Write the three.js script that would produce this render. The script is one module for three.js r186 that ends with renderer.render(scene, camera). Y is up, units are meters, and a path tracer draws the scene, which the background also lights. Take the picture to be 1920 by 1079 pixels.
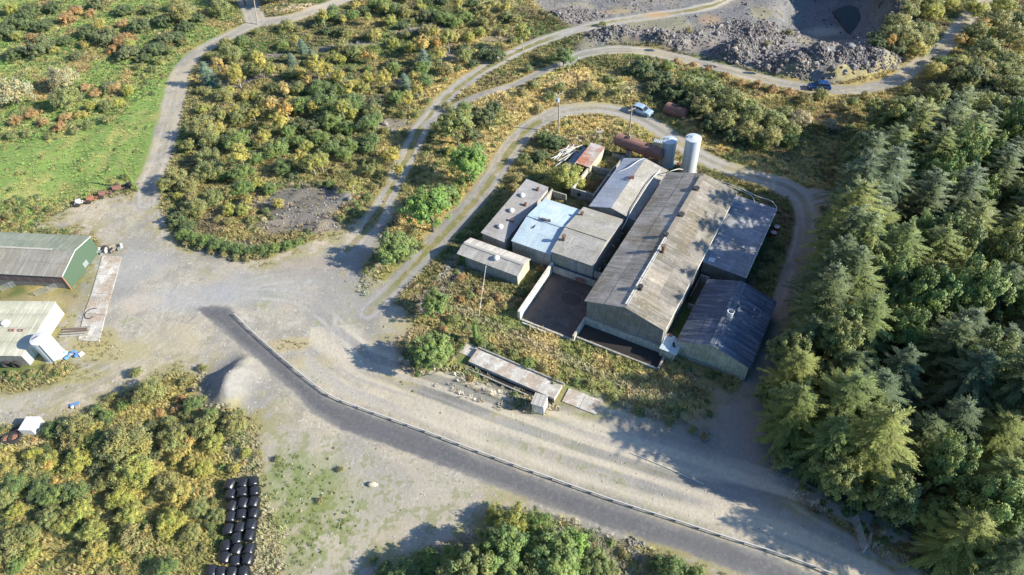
import * as THREE from 'three';
import { Sky } from 'three/addons/objects/Sky.js';
import { mergeGeometries } from 'three/addons/utils/BufferGeometryUtils.js';

// ---------- camera, sky, sun, exposure ----------
const scene = new THREE.Scene();
const CAM_H = 76;
const camera = new THREE.PerspectiveCamera(45.7, 1024 / 575, 0.5, 6000);
camera.position.set(0, CAM_H, 0);
camera.rotation.set(-46.88 * Math.PI / 180, 0, -3.985 * Math.PI / 180, 'YXZ');
camera.updateMatrixWorld(true);

const SUN_AZ = -163 * Math.PI / 180, SUN_EL = 27 * Math.PI / 180;     // direction the shadows run, height of the sun
const sunDir = new THREE.Vector3(-Math.cos(SUN_AZ) * Math.cos(SUN_EL), Math.sin(SUN_EL), -Math.sin(SUN_AZ) * Math.cos(SUN_EL));
const sky = new Sky();
sky.name = 'sky'; sky.scale.setScalar(5000);
sky.material.uniforms.sunPosition.value.copy(sunDir);
sky.material.uniforms.turbidity.value = 3;
sky.material.uniforms.rayleigh.value = 1.6;
sky.material.uniforms.mieCoefficient.value = 0.004;
sky.userData.kind = 'structure';
scene.add(sky);
scene.environmentIntensity = 0.17;
const sun = new THREE.DirectionalLight(new THREE.Color(1, 0.9, 0.73), 4.9);
sun.name = 'sunlight';
sun.position.copy(sunDir).multiplyScalar(250).add(new THREE.Vector3(0, 0, -90));
sun.target.position.set(0, 0, -90);
sun.castShadow = true; sun.shadow.radius = 1;
sun.shadow.mapSize.set(4096, 4096);
Object.assign(sun.shadow.camera, { left: -170, right: 170, top: 130, bottom: -130, near: 1, far: 600 });
scene.add(sun, sun.target);
const renderer = new THREE.WebGLRenderer({ antialias: true });
renderer.shadowMap.enabled = true;
renderer.toneMapping = THREE.LinearToneMapping;
renderer.toneMappingExposure = 2.15;

// ---------- helpers ----------
let seed = 20240917;
function rnd() { seed = (seed + 0x6d2b79f5) | 0; let t = Math.imul(seed ^ (seed >>> 15), 1 | seed); t = (t + Math.imul(t ^ (t >>> 7), 61 | t)) ^ t; return ((t ^ (t >>> 14)) >>> 0) / 4294967296; }
const rr = (a, b) => a + (b - a) * rnd();
const pick = (a) => a[Math.floor(rnd() * a.length) % a.length];
const clamp = (x, a = 0, b = 1) => Math.min(b, Math.max(a, x));
const lerp = (a, b, t) => a + (b - a) * t;
const sstep = (a, b, x) => { const t = clamp((x - a) / (b - a)); return t * t * (3 - 2 * t); };
const NT = new Float32Array(65536); for (let i = 0; i < 65536; i++) NT[i] = rnd();
function vn(x, y) {
  const xi = Math.floor(x), yi = Math.floor(y); let fx = x - xi, fy = y - yi;
  fx = fx * fx * (3 - 2 * fx); fy = fy * fy * (3 - 2 * fy);
  const a = (yi & 255) << 8, b = ((yi + 1) & 255) << 8, c = xi & 255, d = (xi + 1) & 255;
  const p = NT[a | c], q = NT[a | d], r = NT[b | c], s = NT[b | d];
  return p + (q - p) * fx + (r - p + (p - q - r + s) * fx) * fy;
}
const fbm = (x, y) => 0.52 * vn(x, y) + 0.27 * vn(x * 2.03 + 17, y * 2.03 + 5) + 0.14 * vn(x * 4.1 + 3, y * 4.1 + 31) + 0.07 * vn(x * 8.3 + 11, y * 8.3 + 7);
const _v = new THREE.Vector3();
const FPX = 1280, SRC_W = 1920, SRC_H = 1079;
// the point at height h that the photograph shows at (px, py)
function g(px, py, h = 0) {
  _v.set((px - SRC_W / 2) / FPX, -(py - SRC_H / 2) / FPX, -1).applyQuaternion(camera.quaternion);
  const t = (h - CAM_H) / _v.y; return [_v.x * t, h, _v.z * t];
}
const _q = camera.quaternion.clone().invert();
function toPx(x, y, z) { _v.set(x, y - CAM_H, z).applyQuaternion(_q); return [SRC_W / 2 - FPX * _v.x / _v.z, SRC_H / 2 + FPX * _v.y / _v.z, -_v.z]; }
const C = (r, g2, b) => new THREE.Color().setRGB(r, g2, b);
const names = new Map();
function numbered(n) { const k = names.get(n) || 0; names.set(n, k + 1); return k ? n + '_' + String(k).padStart(3, '0') : n; }
function tag(o, label, category, group) { o.userData.label = label; o.userData.category = category; if (group) o.userData.group = group; return o; }
function thing(name, label, category, pos = [0, 0, 0], turn = 0, group) {
  const o = new THREE.Group(); o.name = numbered(name); o.position.set(...pos); o.rotation.y = turn; scene.add(o);
  return tag(o, label, category, group);
}
function part(name, geo, mat, parent) {
  if (Array.isArray(geo)) geo = geo.length > 1 ? mergeGeometries(geo.map((x) => x.index ? x.toNonIndexed() : x)) : geo[0];
  const m = new THREE.Mesh(geo, mat); m.name = parent ? name : numbered(name); m.castShadow = m.receiveShadow = true;
  (parent || scene).add(m); return m;
}
const bx = (w, h, d, x = 0, y = 0, z = 0, ry = 0) => { const b = new THREE.BoxGeometry(w, h, d); if (ry) b.rotateY(ry); return b.translate(x, y, z); };
const cyl = (r0, r1, h, x = 0, y = 0, z = 0, n = 16) => new THREE.CylinderGeometry(r1, r0, h, n).translate(x, y + h / 2, z);
function rod(a, b, r, n = 6, r2 = r) {
  const A = new THREE.Vector3(...a), D = new THREE.Vector3(...b).sub(A), L = D.length();
  const c = new THREE.CylinderGeometry(r2, r, L, n).translate(0, L / 2, 0);
  c.applyQuaternion(new THREE.Quaternion().setFromUnitVectors(new THREE.Vector3(0, 1, 0), D.normalize()));
  return c.translate(...a);
}
const tube = (pts, r, n = 40, k = 6) => new THREE.TubeGeometry(new THREE.CatmullRomCurve3(pts.map((p) => new THREE.Vector3(...p))), n, r, k);
function dataTex(w, h, f, { srgb = false, rep = true } = {}) {
  const d = new Uint8Array(w * h * 4), c = [0, 0, 0];
  for (let j = 0; j < h; j++) for (let i = 0; i < w; i++) {
    f(i / w, j / h, c); const k = (j * w + i) * 4;
    for (let e = 0; e < 3; e++) { const v = clamp(c[e]); d[k + e] = srgb ? 255 * (v < 0.0031308 ? 12.92 * v : 1.055 * Math.pow(v, 1 / 2.4) - 0.055) : 255 * v; } d[k + 3] = 255;
  }
  const t = new THREE.DataTexture(d, w, h); t.magFilter = THREE.LinearFilter; t.minFilter = THREE.LinearMipmapLinearFilter; t.generateMipmaps = true;
  if (srgb) t.colorSpace = THREE.SRGBColorSpace; if (rep) t.wrapS = t.wrapT = THREE.RepeatWrapping; t.needsUpdate = true; return t;
}
const std = (color, roughness = 0.9, extra = {}) => new THREE.MeshStandardMaterial({ color, roughness, ...extra });

// ---------- regions of the ground ----------
const X0 = -150, X1 = 142, Z0 = -206, Z1 = -10, ST = 0.5;
const NX = Math.round((X1 - X0) / ST) + 1, NZ = Math.round((Z1 - Z0) / ST) + 1;
const P2 = (list) => list.map(([a, b]) => { const p = g(a, b); return [p[0], p[2]]; });
function segD(x, z, a, b) { const dx = b[0] - a[0], dz = b[1] - a[1]; const t = clamp(((x - a[0]) * dx + (z - a[1]) * dz) / (dx * dx + dz * dz)); return Math.hypot(x - a[0] - dx * t, z - a[1] - dz * t); }
function smoothLine(list, n = 6) { const c = new THREE.CatmullRomCurve3(P2(list).map(([x, z]) => new THREE.Vector3(x, 0, z))); return c.getPoints(list.length * n).map((p) => [p.x, p.z]); }
function field(fn) { const a = new Float32Array(NX * NZ); for (let j = 0; j < NZ; j++) for (let i = 0; i < NX; i++) a[j * NX + i] = fn(X0 + i * ST, Z0 + j * ST); return a; }
function polyField(list) {
  const p = P2(list);
  return field((x, z) => {
    let d = 1e9, inside = false;
    for (let i = 0, j = p.length - 1; i < p.length; j = i++) {
      d = Math.min(d, segD(x, z, p[j], p[i]));
      if ((p[i][1] > z) !== (p[j][1] > z) && x < ((p[j][0] - p[i][0]) * (z - p[i][1])) / (p[j][1] - p[i][1]) + p[i][0]) inside = !inside;
    }
    return inside ? -d : d;
  });
}
function lineField(list) { const p = smoothLine(list); return field((x, z) => { let d = 1e9; for (let i = 1; i < p.length; i++) d = Math.min(d, segD(x, z, p[i - 1], p[i])); return d; }); }
function samp(a, x, z) {
  const u = clamp((x - X0) / ST, 0, NX - 1.001), v = clamp((z - Z0) / ST, 0, NZ - 1.001), i = Math.floor(u), j = Math.floor(v), fu = u - i, fv = v - j, k = j * NX + i;
  return lerp(lerp(a[k], a[k + 1], fu), lerp(a[k + NX], a[k + NX + 1], fu), fv);
}
const R = {
  asphalt: polyField([[366, 578], [400, 572], [432, 576], [446, 600], [490, 642], [540, 684], [585, 722], [622, 752], [700, 780], [790, 812], [887, 852], [1053, 914], [1273, 988], [1447, 1044], [1560, 1092], [1640, 1130], [1540, 1130], [1397, 1078], [1277, 1033], [1207, 1013], [1120, 980], [1040, 953], [970, 927], [907, 905], [840, 876], [738, 838], [640, 805], [583, 772], [548, 735], [500, 690], [450, 650], [400, 606]]),
  yard: polyField([[-60, 800], [-60, 745], [60, 735], [130, 705], [150, 690], [112, 672], [118, 600], [140, 560], [182, 482], [190, 452], [140, 430], [70, 425], [130, 392], [200, 372], [255, 365], [268, 345], [298, 345], [296, 380], [320, 440], [360, 468], [430, 490], [500, 488], [540, 468], [590, 452], [640, 432], [690, 402], [715, 370], [750, 378], [735, 405], [700, 450], [684, 500], [668, 545], [672, 566], [706, 570], [748, 574], [778, 590], [770, 622], [742, 640], [748, 690], [790, 722], [870, 748], [930, 770], [1000, 778], [1090, 768], [1075, 735], [1130, 752], [1230, 790], [1330, 832], [1348, 800], [1352, 770], [1330, 735], [1290, 705], [1330, 712], [1365, 735], [1440, 735], [1440, 830], [1440, 880], [1480, 935], [1580, 990], [1640, 1040], [1720, 1079], [1850, 1130], [1400, 1150], [1310, 1060], [1180, 1018], [1080, 975], [1000, 962], [945, 968], [880, 1000], [760, 1040], [690, 1120], [520, 1120], [545, 1000], [500, 930], [488, 800], [455, 775], [400, 735], [385, 700], [330, 700], [240, 730], [120, 790]]),
  farm: lineField([[700, -22], [620, 8], [545, 34], [480, 45], [420, 72], [372, 98], [340, 135], [326, 185], [311, 250], [294, 310], [276, 350], [275, 380]]),
  spur: lineField([[455, -20], [470, 15], [480, 40]]),
  mid: lineField([[650, 470], [695, 420], [735, 350], [766, 288], [795, 230], [838, 182], [900, 135], [985, 90], [1060, 62], [1130, 44], [1220, 30], [1290, 20], [1350, 5], [1400, -30]]),
  loop: lineField([[690, 585], [730, 545], [775, 497], [830, 440], [880, 388], [930, 322], [968, 265], [1005, 231], [1060, 208], [1125, 203], [1185, 216], [1235, 242], [1290, 280], [1340, 306], [1420, 333], [1480, 352], [1510, 385], [1512, 440], [1490, 520], [1458, 620], [1425, 715], [1400, 780], [1395, 850]]),
  quarryTrack: lineField([[1060, 118], [1085, 104], [1145, 94], [1200, 95], [1260, 106], [1340, 125], [1420, 146], [1500, 162], [1560, 168], [1620, 166], [1680, 150], [1720, 122], [1765, 92], [1805, 45], [1850, 0]]),
  branch: lineField([[800, 232], [860, 196], [920, 175], [965, 160], [1020, 134], [1060, 118]]),
  bend: lineField([[1470, 352], [1510, 366], [1575, 374]]),
  shedTrack: lineField([[800, 575], [840, 520], [870, 480]]),
  path: lineField([[800, 555], [880, 590], [960, 625], [1060, 672], [1150, 712], [1240, 745], [1300, 740]]),
  quarry: polyField([[985, -30], [1010, 20], [1050, 42], [1100, 60], [1085, 96], [1150, 80], [1220, 84], [1290, 100], [1370, 120], [1440, 138], [1540, 158], [1610, 150], [1680, 130], [1705, 95], [1660, 60], [1640, 0], [1640, -40]]),
  meadow: polyField([[-200, -40], [420, -40], [440, 50], [400, 80], [350, 110], [315, 190], [300, 250], [280, 310], [255, 352], [190, 368], [125, 390], [60, 425], [-200, 440]]),
  lush: polyField([[-200, 262], [60, 270], [150, 235], [225, 215], [290, 170], [310, 130], [325, 190], [300, 250], [280, 310], [250, 345], [130, 372], [40, 372], [-200, 400]]),
  gold: polyField([[-60, 830], [120, 790], [240, 735], [380, 690], [470, 780], [485, 880], [500, 940], [530, 1000], [520, 1120], [-60, 1120]]),
  forest: polyField([[1560, 395], [1530, 470], [1500, 560], [1470, 650], [1438, 730], [1445, 830], [1460, 890], [1530, 945], [1620, 1005], [1700, 1050], [1850, 1130], [2300, 1130], [2300, 250], [1900, 250], [1740, 300], [1620, 330]]),
  site: polyField([[850, 480], [990, 320], [1040, 240], [1170, 215], [1340, 320], [1480, 370], [1490, 440], [1400, 720], [1240, 740], [900, 640]]),
  pit: polyField([[1490, -60], [1480, 40], [1530, 66], [1590, 74], [1625, 62], [1640, 20], [1650, -60]]),
  cliff: polyField([[1652, -80], [1644, 10], [1650, 50], [1684, 68], [1712, 36], [1735, -20], [1755, -80]]),
  strawA: polyField([[690, 510], [760, 400], [830, 260], [900, 180], [1000, 140], [1060, 125], [1180, 140], [1220, 200], [1060, 200], [1000, 225], [950, 270], [880, 370], [800, 450], [700, 565]]),
  strawB: polyField([[930, 410], [990, 290], [1060, 215], [1180, 222], [1240, 262], [1300, 320], [1250, 300], [1150, 240], [1090, 270], [1030, 320], [1000, 340]]),
  strawC: polyField([[1200, 195], [1250, 215], [1330, 262], [1430, 285], [1570, 350], [1480, 350], [1350, 300], [1240, 235]]),
  strawD: polyField([[760, 610], [860, 500], [980, 560], [1240, 700], [1340, 710], [1345, 800], [1100, 750], [890, 640], [800, 650]]),
  strawE: polyField([[600, 460], [700, 330], [790, 210], [860, 150], [960, 85], [900, 60], [830, 130], [740, 240], [680, 330], [600, 420]]),
  verge: polyField([[500, 850], [560, 850], [640, 900], [680, 960], [660, 1010], [560, 1060], [510, 1000]]),
};
const strawF = field((x, z) => Math.min(samp(R.strawA, x, z), samp(R.strawB, x, z), samp(R.strawC, x, z), samp(R.strawD, x, z), samp(R.strawE, x, z)));
const roadW = { farm: 2.5, spur: 3, mid: 2.2, loop: 2.3, quarryTrack: 1.9, branch: 1.2 };
const minRoad = field((x, z) => Math.min(samp(R.asphalt, x, z), samp(R.yard, x, z), samp(R.farm, x, z) - 2.6, samp(R.mid, x, z) - 2.4, samp(R.loop, x, z) - 2.4, samp(R.quarryTrack, x, z) - 2, samp(R.branch, x, z) - 1.5, samp(R.site, x, z)));

// ---------- height of the ground ----------
const MOUNDS = [  // px, py, half length, half width (m), turn, height, sharpness
  [432, 708, 1.7, 3.3, 0.35, 2.1, 1], [425, 748, 1.8, 2.4, 0, 0.7, 1],
  [560, 390, 4, 3, 0, 0.9, 1], [650, 372, 3, 2, 0.4, 1.1, 1], [590, 425, 3.5, 1.8, -0.5, 0.9, 1],
  [1150, 58, 7, 2.6, 0.35, 2.2, 1], [1230, 74, 8, 2.6, -0.12, 2.4, 1], [1390, 88, 8, 3, -0.45, 3.2, 1], [1470, 130, 7, 3.5, -0.2, 2.2, 1], [1530, 112, 7, 4, -0.1, 2.6, 1], [1620, 108, 9, 5, 0.2, 3.0, 1],
  [1420, 55, 6, 3, 0.2, 1.2, 1], [915, 18, 7, 4, 0.2, 2.5, 1], [1050, 30, 6, 2.2, 0, 1.2, 1], [1860, 160, 6, 3.5, 0, 2.2, 1], [1790, 160, 5, 2.5, 0, 1.6, 1],
  [480, 155, 5, 3, 0.2, 1.1, 1], [520, 112, 5, 2, 0, 1.2, 1], [650, 92, 6, 3, 0, 1.3, 1], [780, 62, 6, 2.6, 0, 1.6, 1], [705, 95, 4, 2, 0, 1.0, 1], [420, 200, 6, 4, 0, 1.0, 1],
  [1360, 215, 13, 3.5, -0.35, 1.2, 1], [1140, 160, 12, 5, 0.1, 1.6, 1], [980, 190, 8, 3, 0.4, 1.0, 1],
].map(([px, py, a, b, t, h]) => { const p = g(px, py, h * 0.6); return { x: p[0], z: p[2], a, b, c: Math.cos(t), s: Math.sin(t), h }; });
function H(x, z) {
  if (x < X0 || x > X1 || z < Z0 || z > Z1) return 0;
  const away = sstep(0, 7, samp(minRoad, x, z));
  let h = away * ((fbm(x / 14, z / 14) - 0.45) * 1.5 + (vn(x / 3.1, z / 3.1) - 0.5) * 0.35);
  const offTrack = sstep(1.2, 4, Math.min(samp(R.quarryTrack, x, z) - .8, samp(R.mid, x, z) - 1, samp(R.loop, x, z) - 1, samp(R.asphalt, x, z) + 2.5));
  for (const m of MOUNDS) {
    const dx = x - m.x, dz = z - m.z; if (Math.abs(dx) > 26 || Math.abs(dz) > 26) continue;
    const u = (dx * m.c + dz * m.s) / m.a, v = (-dx * m.s + dz * m.c) / m.b, q = u * u + v * v;
    if (q < 9) h += offTrack * m.h * Math.exp(-Math.pow(q, 0.8) * 1.0) * (0.55 + 0.9 * (.65 * vn(x / 2.3 + 9, z / 2.3) + .35 * vn(x / 1.1, z / 1.1)));
  }
  h -= 3.2 * sstep(4, -4, samp(R.pit, x, z));
  const dc = samp(R.cliff, x, z); if (dc < 2) h += (9 + 3 * (vn(x / 4, z / 4) - .5)) * sstep(1.2 + (vn(x / 2.2, z / 2.2) - .5) * 2.5, -4.5, dc);   // rock face right of the quarry pool
  return h;
}
// a point on the ground itself, seen at (px, py)
function gh(px, py, up = 0) { let p = g(px, py, up); for (let i = 0; i < 3; i++) { const h = H(p[0], p[2]); p = g(px, py, h + up); p[1] = h; } return p; }

// ---------- the ground's colour: grass, gravel, stone and wear ----------
const SPOTS = [  // px, py, radii (m), colour, strength : patches of other ground, a few with tree shadow mixed in
  [575, 385, 9, 5.5, [.125, .115, .115], 1], [600, 425, 5, 2.6, [.15, .135, .13], 1], [525, 425, 5, 2.2, [.2, .17, .15], .8], [470, 385, 4, 2, [.17, .15, .14], .8], [640, 375, 3, 2, [.2, .19, .18], .9],
  [445, 155, 5, 2.6, [.2, .18, .17], .9], [478, 150, 4, 2.4, [.15, .14, .14], .9], [520, 108, 5, 2, [.2, .17, .16], .9], [600, 95, 4, 2.4, [.2, .18, .17], .8], [655, 88, 6, 2.6, [.21, .19, .18], .9], [700, 90, 4, 2, [.2, .17, .16], .8], [790, 60, 7, 3, [.19, .18, .18], .9], [755, 150, 3, 2.4, [.15, .12, .1], .9], [700, 190, 4, 2, [.17, .13, .11], .8], [735, 235, 4, 2.6, [.18, .16, .15], .9], [850, 105, 4, 3, [.2, .17, .15], .7], [930, 75, 4, 2, [.15, .13, .12], .7],
  [60, 572, 10, 2.6, [.3, .25, .13], .9], [428, 716, 4.5, 5.5, [.22, .21, .195], 1], [870, 745, 8, 3.4, [.13, .135, .14], .85], [820, 720, 4, 2.4, [.2, .19, .18], .6], [500, 540, 9, 5, [.27, .28, .29], .6], [560, 500, 6, 3, [.25, .22, .19], .6], [262, 568, 4, 2.2, [.5, .4, .27], .8], [330, 560, 12, 3, [.3, .31, .33], .5], [250, 500, 6, 5, [.34, .34, .34], .5], [545, 645, 4, 1.6, [.36, .29, .12], .7], [590, 680, 5, 1.6, [.36, .31, .17], .7], [180, 640, 4, 3, [.3, .26, .1], .9], [215, 660, 6, 2.6, [.33, .29, .12], .7], [300, 640, 8, 3, [.36, .32, .2], .4], [60, 715, 5, 2.2, [.22, .2, .08], .9], [145, 705, 5, 1.6, [.3, .27, .1], .8], [35, 750, 6, 1.6, [.35, .33, .26], .4],
  [1130, 810, 4, 1.2, [.3, .26, .14], .6], [1080, 785, 5, 1, [.2, .2, .08], .8], [1190, 830, 12, 4, [.215, .21, .195], .85], [1300, 890, 9, 4, [.2, .195, .185], .8], [1395, 850, 7, 9, [.19, .19, .19], .8], [1000, 805, 8, 2, [.25, .245, .23], .7], [640, 560, 9, 5, [.26, .255, .245], .6], [430, 470, 6, 2.4, [.2, .18, .15], .6], [690, 480, 4, 6, [.26, .255, .25], .6], [1250, 850, 7, 4, [.2, .19, .17], .6], [1280, 870, 5, 1.4, [.12, .13, .06], .6],  // the wide greys: darker gravel with tree shadow painted into the colour
  [1240, 75, 9, 2, [.28, .2, .16], .5], [1330, 40, 3, 4, [.4, .26, .13], .6], [1230, 28, 4, 1.6, [.45, .27, .13], .6], [1150, 22, 6, 1.6, [.4, .28, .15], .5], [1300, 90, 8, 2, [.28, .23, .18], .6], [1555, 35, 5, 3, [.3, .29, .25], .8], [1580, 70, 5, 1.6, [.26, .25, .22], .7], [1440, 60, 8, 5, [.2, .21, .15], .4], [1600, 145, 6, 1.6, [.36, .3, .12], .8], [1660, 125, 4, 2, [.3, .27, .12], .7],
  [560, 15, 9, 2.4, [.5, .4, .3], .8], [480, 0, 5, 3, [.42, .36, .29], .8], [880, 170, 3, 2, [.4, .3, .12], .5], [1090, 240, 8, 3, [.4, .31, .11], .6], [1150, 185, 12, 3, [.33, .29, .13], .5], [1190, 175, 5, 2, [.22, .21, .14], .5], [1100, 260, 4, 1.6, [.22, .18, .12], .7], [930, 20, 7, 3, [.4, .37, .14], .7], [1360, 265, 12, 1.6, [.38, .3, .1], .7], [1450, 310, 12, 2, [.3, .25, .1], .6], [1060, 155, 6, 2.6, [.38, .3, .15], .7],
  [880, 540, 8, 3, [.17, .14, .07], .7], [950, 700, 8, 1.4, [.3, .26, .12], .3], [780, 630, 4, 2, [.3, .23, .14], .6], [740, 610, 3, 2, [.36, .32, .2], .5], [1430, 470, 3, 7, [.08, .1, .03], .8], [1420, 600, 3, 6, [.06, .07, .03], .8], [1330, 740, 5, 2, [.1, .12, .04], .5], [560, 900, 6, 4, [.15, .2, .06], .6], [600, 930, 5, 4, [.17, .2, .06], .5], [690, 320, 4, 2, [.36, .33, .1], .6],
].map(([px, py, a, b, c, k]) => { const p = g(px, py); return { x: p[0], z: p[2], a, b, c, k }; });
const mixc = (c, d, t) => { if (t <= 0) return; if (t > 1) t = 1; c[0] += (d[0] - c[0]) * t; c[1] += (d[1] - c[1]) * t; c[2] += (d[2] - c[2]) * t; };
const tileSpots = new Map();
for (const s of SPOTS) for (let i = Math.floor((s.x - 2 * s.a) / 8); i <= (s.x + 2 * s.a) / 8; i++) for (let j = Math.floor((s.z - 2 * s.b) / 8); j <= (s.z + 2 * s.b) / 8; j++) { const k = i * 1000 + j; if (!tileSpots.has(k)) tileSpots.set(k, []); tileSpots.get(k).push(s); }
function groundColour(x, z, c) {
  const n1 = fbm(x / 19 + 40, z / 19), n2 = fbm(x / 5.5, z / 5.5 + 20), n3 = fbm(x / 1.4 + 7, z / 1.4), n4 = vn(x / 0.34, z / 0.34), n5 = vn(x / 0.16 + 3, z / 0.16);
  const wob = (n2 - 0.5) * 2.2 + (n3 - 0.5) * 1.5 + (n4 - 0.5) * 0.5;
  // rough grass: olive, straw and soil
  c[0] = .115; c[1] = .125; c[2] = .04;
  mixc(c, [.3, .245, .095], sstep(.42, .66, n1 * .45 + n2 * .35 + n3 * .25));
  mixc(c, [.085, .14, .03], sstep(.5, .7, fbm(x / 8 + 90, z / 8 + 40)) * .8);
  mixc(c, [.15, .11, .075], sstep(.6, .74, fbm(x / 3.3 + 9, z / 3.3 + 70)) * .7);
  const dm = samp(R.meadow, x, z);
  if (dm < 4) {
    const k = sstep(2, -2, dm + wob); const gcol = [.15, .225, .055];
    mixc(gcol, [.27, .275, .085], sstep(.4, .68, n2 * .5 + n3 * .5)); mixc(gcol, [.16, .25, .055], sstep(.5, .72, fbm(x / 4 + 77, z / 4)) * .7);
    mixc(gcol, [.3, .2, .09], sstep(.56, .7, fbm(x / 6 + 31, z / 6 + 12)) * .75 * sstep(-1, 5, samp(R.lush, x, z)));
    mixc(c, gcol, k);
  }
  const dst = samp(strawF, x, z);
  if (dst < 4) { const q = [.37, .29, .115]; mixc(q, [.17, .2, .05], sstep(.46, .66, n2 * .6 + n3 * .4)); mixc(q, [.46, .38, .19], sstep(.55, .72, n3) * .6); mixc(q, [.24, .17, .1], sstep(.6, .74, fbm(x / 3 + 50, z / 3)) * .6); if (samp(R.strawD, x, z) < 0) { mixc(q, [.2, .16, .09], .45 * sstep(.35, .6, n2)); mixc(q, [.15, .2, .05], sstep(.45, .6, fbm(x / 4 + 15, z / 4 + 61)) * .75); } mixc(c, q, sstep(1.6, -1.6, dst + wob) * .9); }
  const dgo = samp(R.gold, x, z);
  if (dgo < 4) { const q = [.3, .26, .085]; mixc(q, [.13, .15, .04], sstep(.45, .65, n2 * .6 + n3 * .4)); mixc(q, [.42, .34, .16], sstep(.58, .72, n3) * .6); mixc(c, q, sstep(2, -2, dgo + wob)); }
  const dfo = samp(R.forest, x, z);
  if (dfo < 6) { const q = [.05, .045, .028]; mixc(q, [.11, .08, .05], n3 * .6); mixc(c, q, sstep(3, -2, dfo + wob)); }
  const dq = samp(R.quarry, x, z);
  if (dq < 4) {
    const q = [.15, .15, .15]; mixc(q, [.2, .18, .16], sstep(.4, .7, n2)); mixc(q, [.1, .1, .108], sstep(.5, .7, n3) * .7); mixc(q, [.24, .22, .12], sstep(.56, .68, fbm(x / 7 + 3, z / 7 + 55)) * .6); mixc(q, [.3, .285, .27], sstep(.72, .85, n4) * .5);
    mixc(c, q, sstep(1.4, -1.4, dq + wob));
  }
  const dp = samp(R.pit, x, z); if (dp < 3) mixc(c, [.1, .105, .11], sstep(2, -1, dp + wob) * .6); if (samp(R.cliff, x, z) < 1.5) { mixc(c, [.12, .115, .11], sstep(1.5, -.5, samp(R.cliff, x, z)) * sstep(-9, -4, samp(R.cliff, x, z))); };  // pit floor darkened: shade of the rock face put into its colour
  // gravel
  const gravel = [.355, .32, .255]; mixc(gravel, [.42, .36, .26], sstep(.4, .65, n1)); mixc(gravel, [.25, .238, .215], sstep(.48, .68, fbm(x / 9 + 60, z / 9 + 8)) * .85); mixc(gravel, [.44, .42, .37], sstep(.55, .78, n3) * .6); mixc(gravel, [.2, .19, .17], sstep(.5, .72, fbm(x / 2.1 + 44, z / 2.1 + 6)) * .45); mixc(gravel, [.15, .145, .135], sstep(.66, .86, n4) * .45 + sstep(.62, .9, n5) * .4); mixc(gravel, [.55, .53, .49], sstep(.78, .93, vn(x / .2 + 70, z / .2)) * .5);
  const dy = samp(R.yard, x, z), dv = samp(R.verge, x, z);
  if (dy < 4) {
    mixc(c, gravel, sstep(1.2, -1.2, dy + wob));
    const edge = sstep(-7, 0, dy); mixc(c, [.24, .215, .085], edge * sstep(.44, .58, n3 * .6 + n2 * .4) * .8);
    mixc(c, [.2, .22, .075], sstep(.66, .74, n2 * .45 + n3 * .55) * .55);
    const low = sstep(0, 3, samp(R.asphalt, x, z)) * sstep(-52, -46, z) * sstep(24, 10, x); mixc(c, [.36, .33, .27], low * .45); mixc(c, [.16, .18, .06], low * sstep(.52, .62, n3 * .7 + n4 * .3) * .55);
    for (const a of ARCS) { const d = samp(a, x, z); if (d < 3) { const q = Math.abs(Math.abs(d) - 1) + (n3 - .5) * .25; mixc(c, [.42, .4, .36], sstep(.45, .05, q) * .5 * sstep(.4, .7, n2)); mixc(c, [.2, .19, .175], sstep(.3, .05, Math.abs(q - .55)) * .25 * sstep(.35, .65, n1)); } }
    if (dv < 4) mixc(c, [.17, .2, .065], sstep(3, -2, dv + wob) * sstep(.36, .58, n3 * .6 + n4 * .4) * .85);
  }
  const wheel = (d, half, centreGrass, k = 1) => {
    const q = d + (n2 - .5) * .9 + (n3 - .5) * .7; let m = sstep(half + .55, half - .55, q); if (m <= 0) return;
    const col = [gravel[0] * k, gravel[1] * k, gravel[2] * k];
    mixc(col, [.25, .245, .235], sstep(.35, .7, vn(d * 1.9 + 5, (x + z) / 9)) * .5); mixc(col, [.44, .41, .36], sstep(.55, .8, vn(d * 2.7 + 40, (x - z) / 12)) * .4);
    mixc(col, n3 > .5 ? [.24, .2, .095] : [.17, .17, .06], centreGrass * sstep(.7, .35, q) * (.5 + n3 * .7));
    mixc(c, col, m);
  };
  wheel(samp(R.farm, x, z), 2.3, .15, .96); wheel(samp(R.spur, x, z), 2.6, 0, .92); wheel(samp(R.mid, x, z), 1.75, 1.35 * sstep(.3, .45, n1 + .1), 1.08); wheel(samp(R.branch, x, z), 1.1, 0, .8); wheel(samp(R.shedTrack, x, z), 1.5, .9, .8);
  const dl = samp(R.loop, x, z); wheel(samp(R.bend, x, z), 2.2, .3, .8); wheel(dl, 1.95, x < 8 && z < -65 ? 1.3 : .25, .84); wheel(samp(R.quarryTrack, x, z), 1.7, .35, .95);
  const dpa = samp(R.path, x, z); if (dpa < 2) mixc(c, [.3, .26, .17], sstep(1.1, .2, dpa + wob * .5) * .6);
  const tl = tileSpots.get(Math.floor(x / 8) * 1000 + Math.floor(z / 8));
  if (tl) for (const s of tl) { const u = (x - s.x) / s.a, v = (z - s.z) / s.b, q = Math.sqrt(u * u + v * v) + wob * .28; if (q < 1.3) mixc(c, s.c, s.k * sstep(1.15, .55, q) * (.65 + .35 * n3)); }
  // wheel streaks along the main gravel road
  const da = samp(R.asphalt, x, z);
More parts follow.
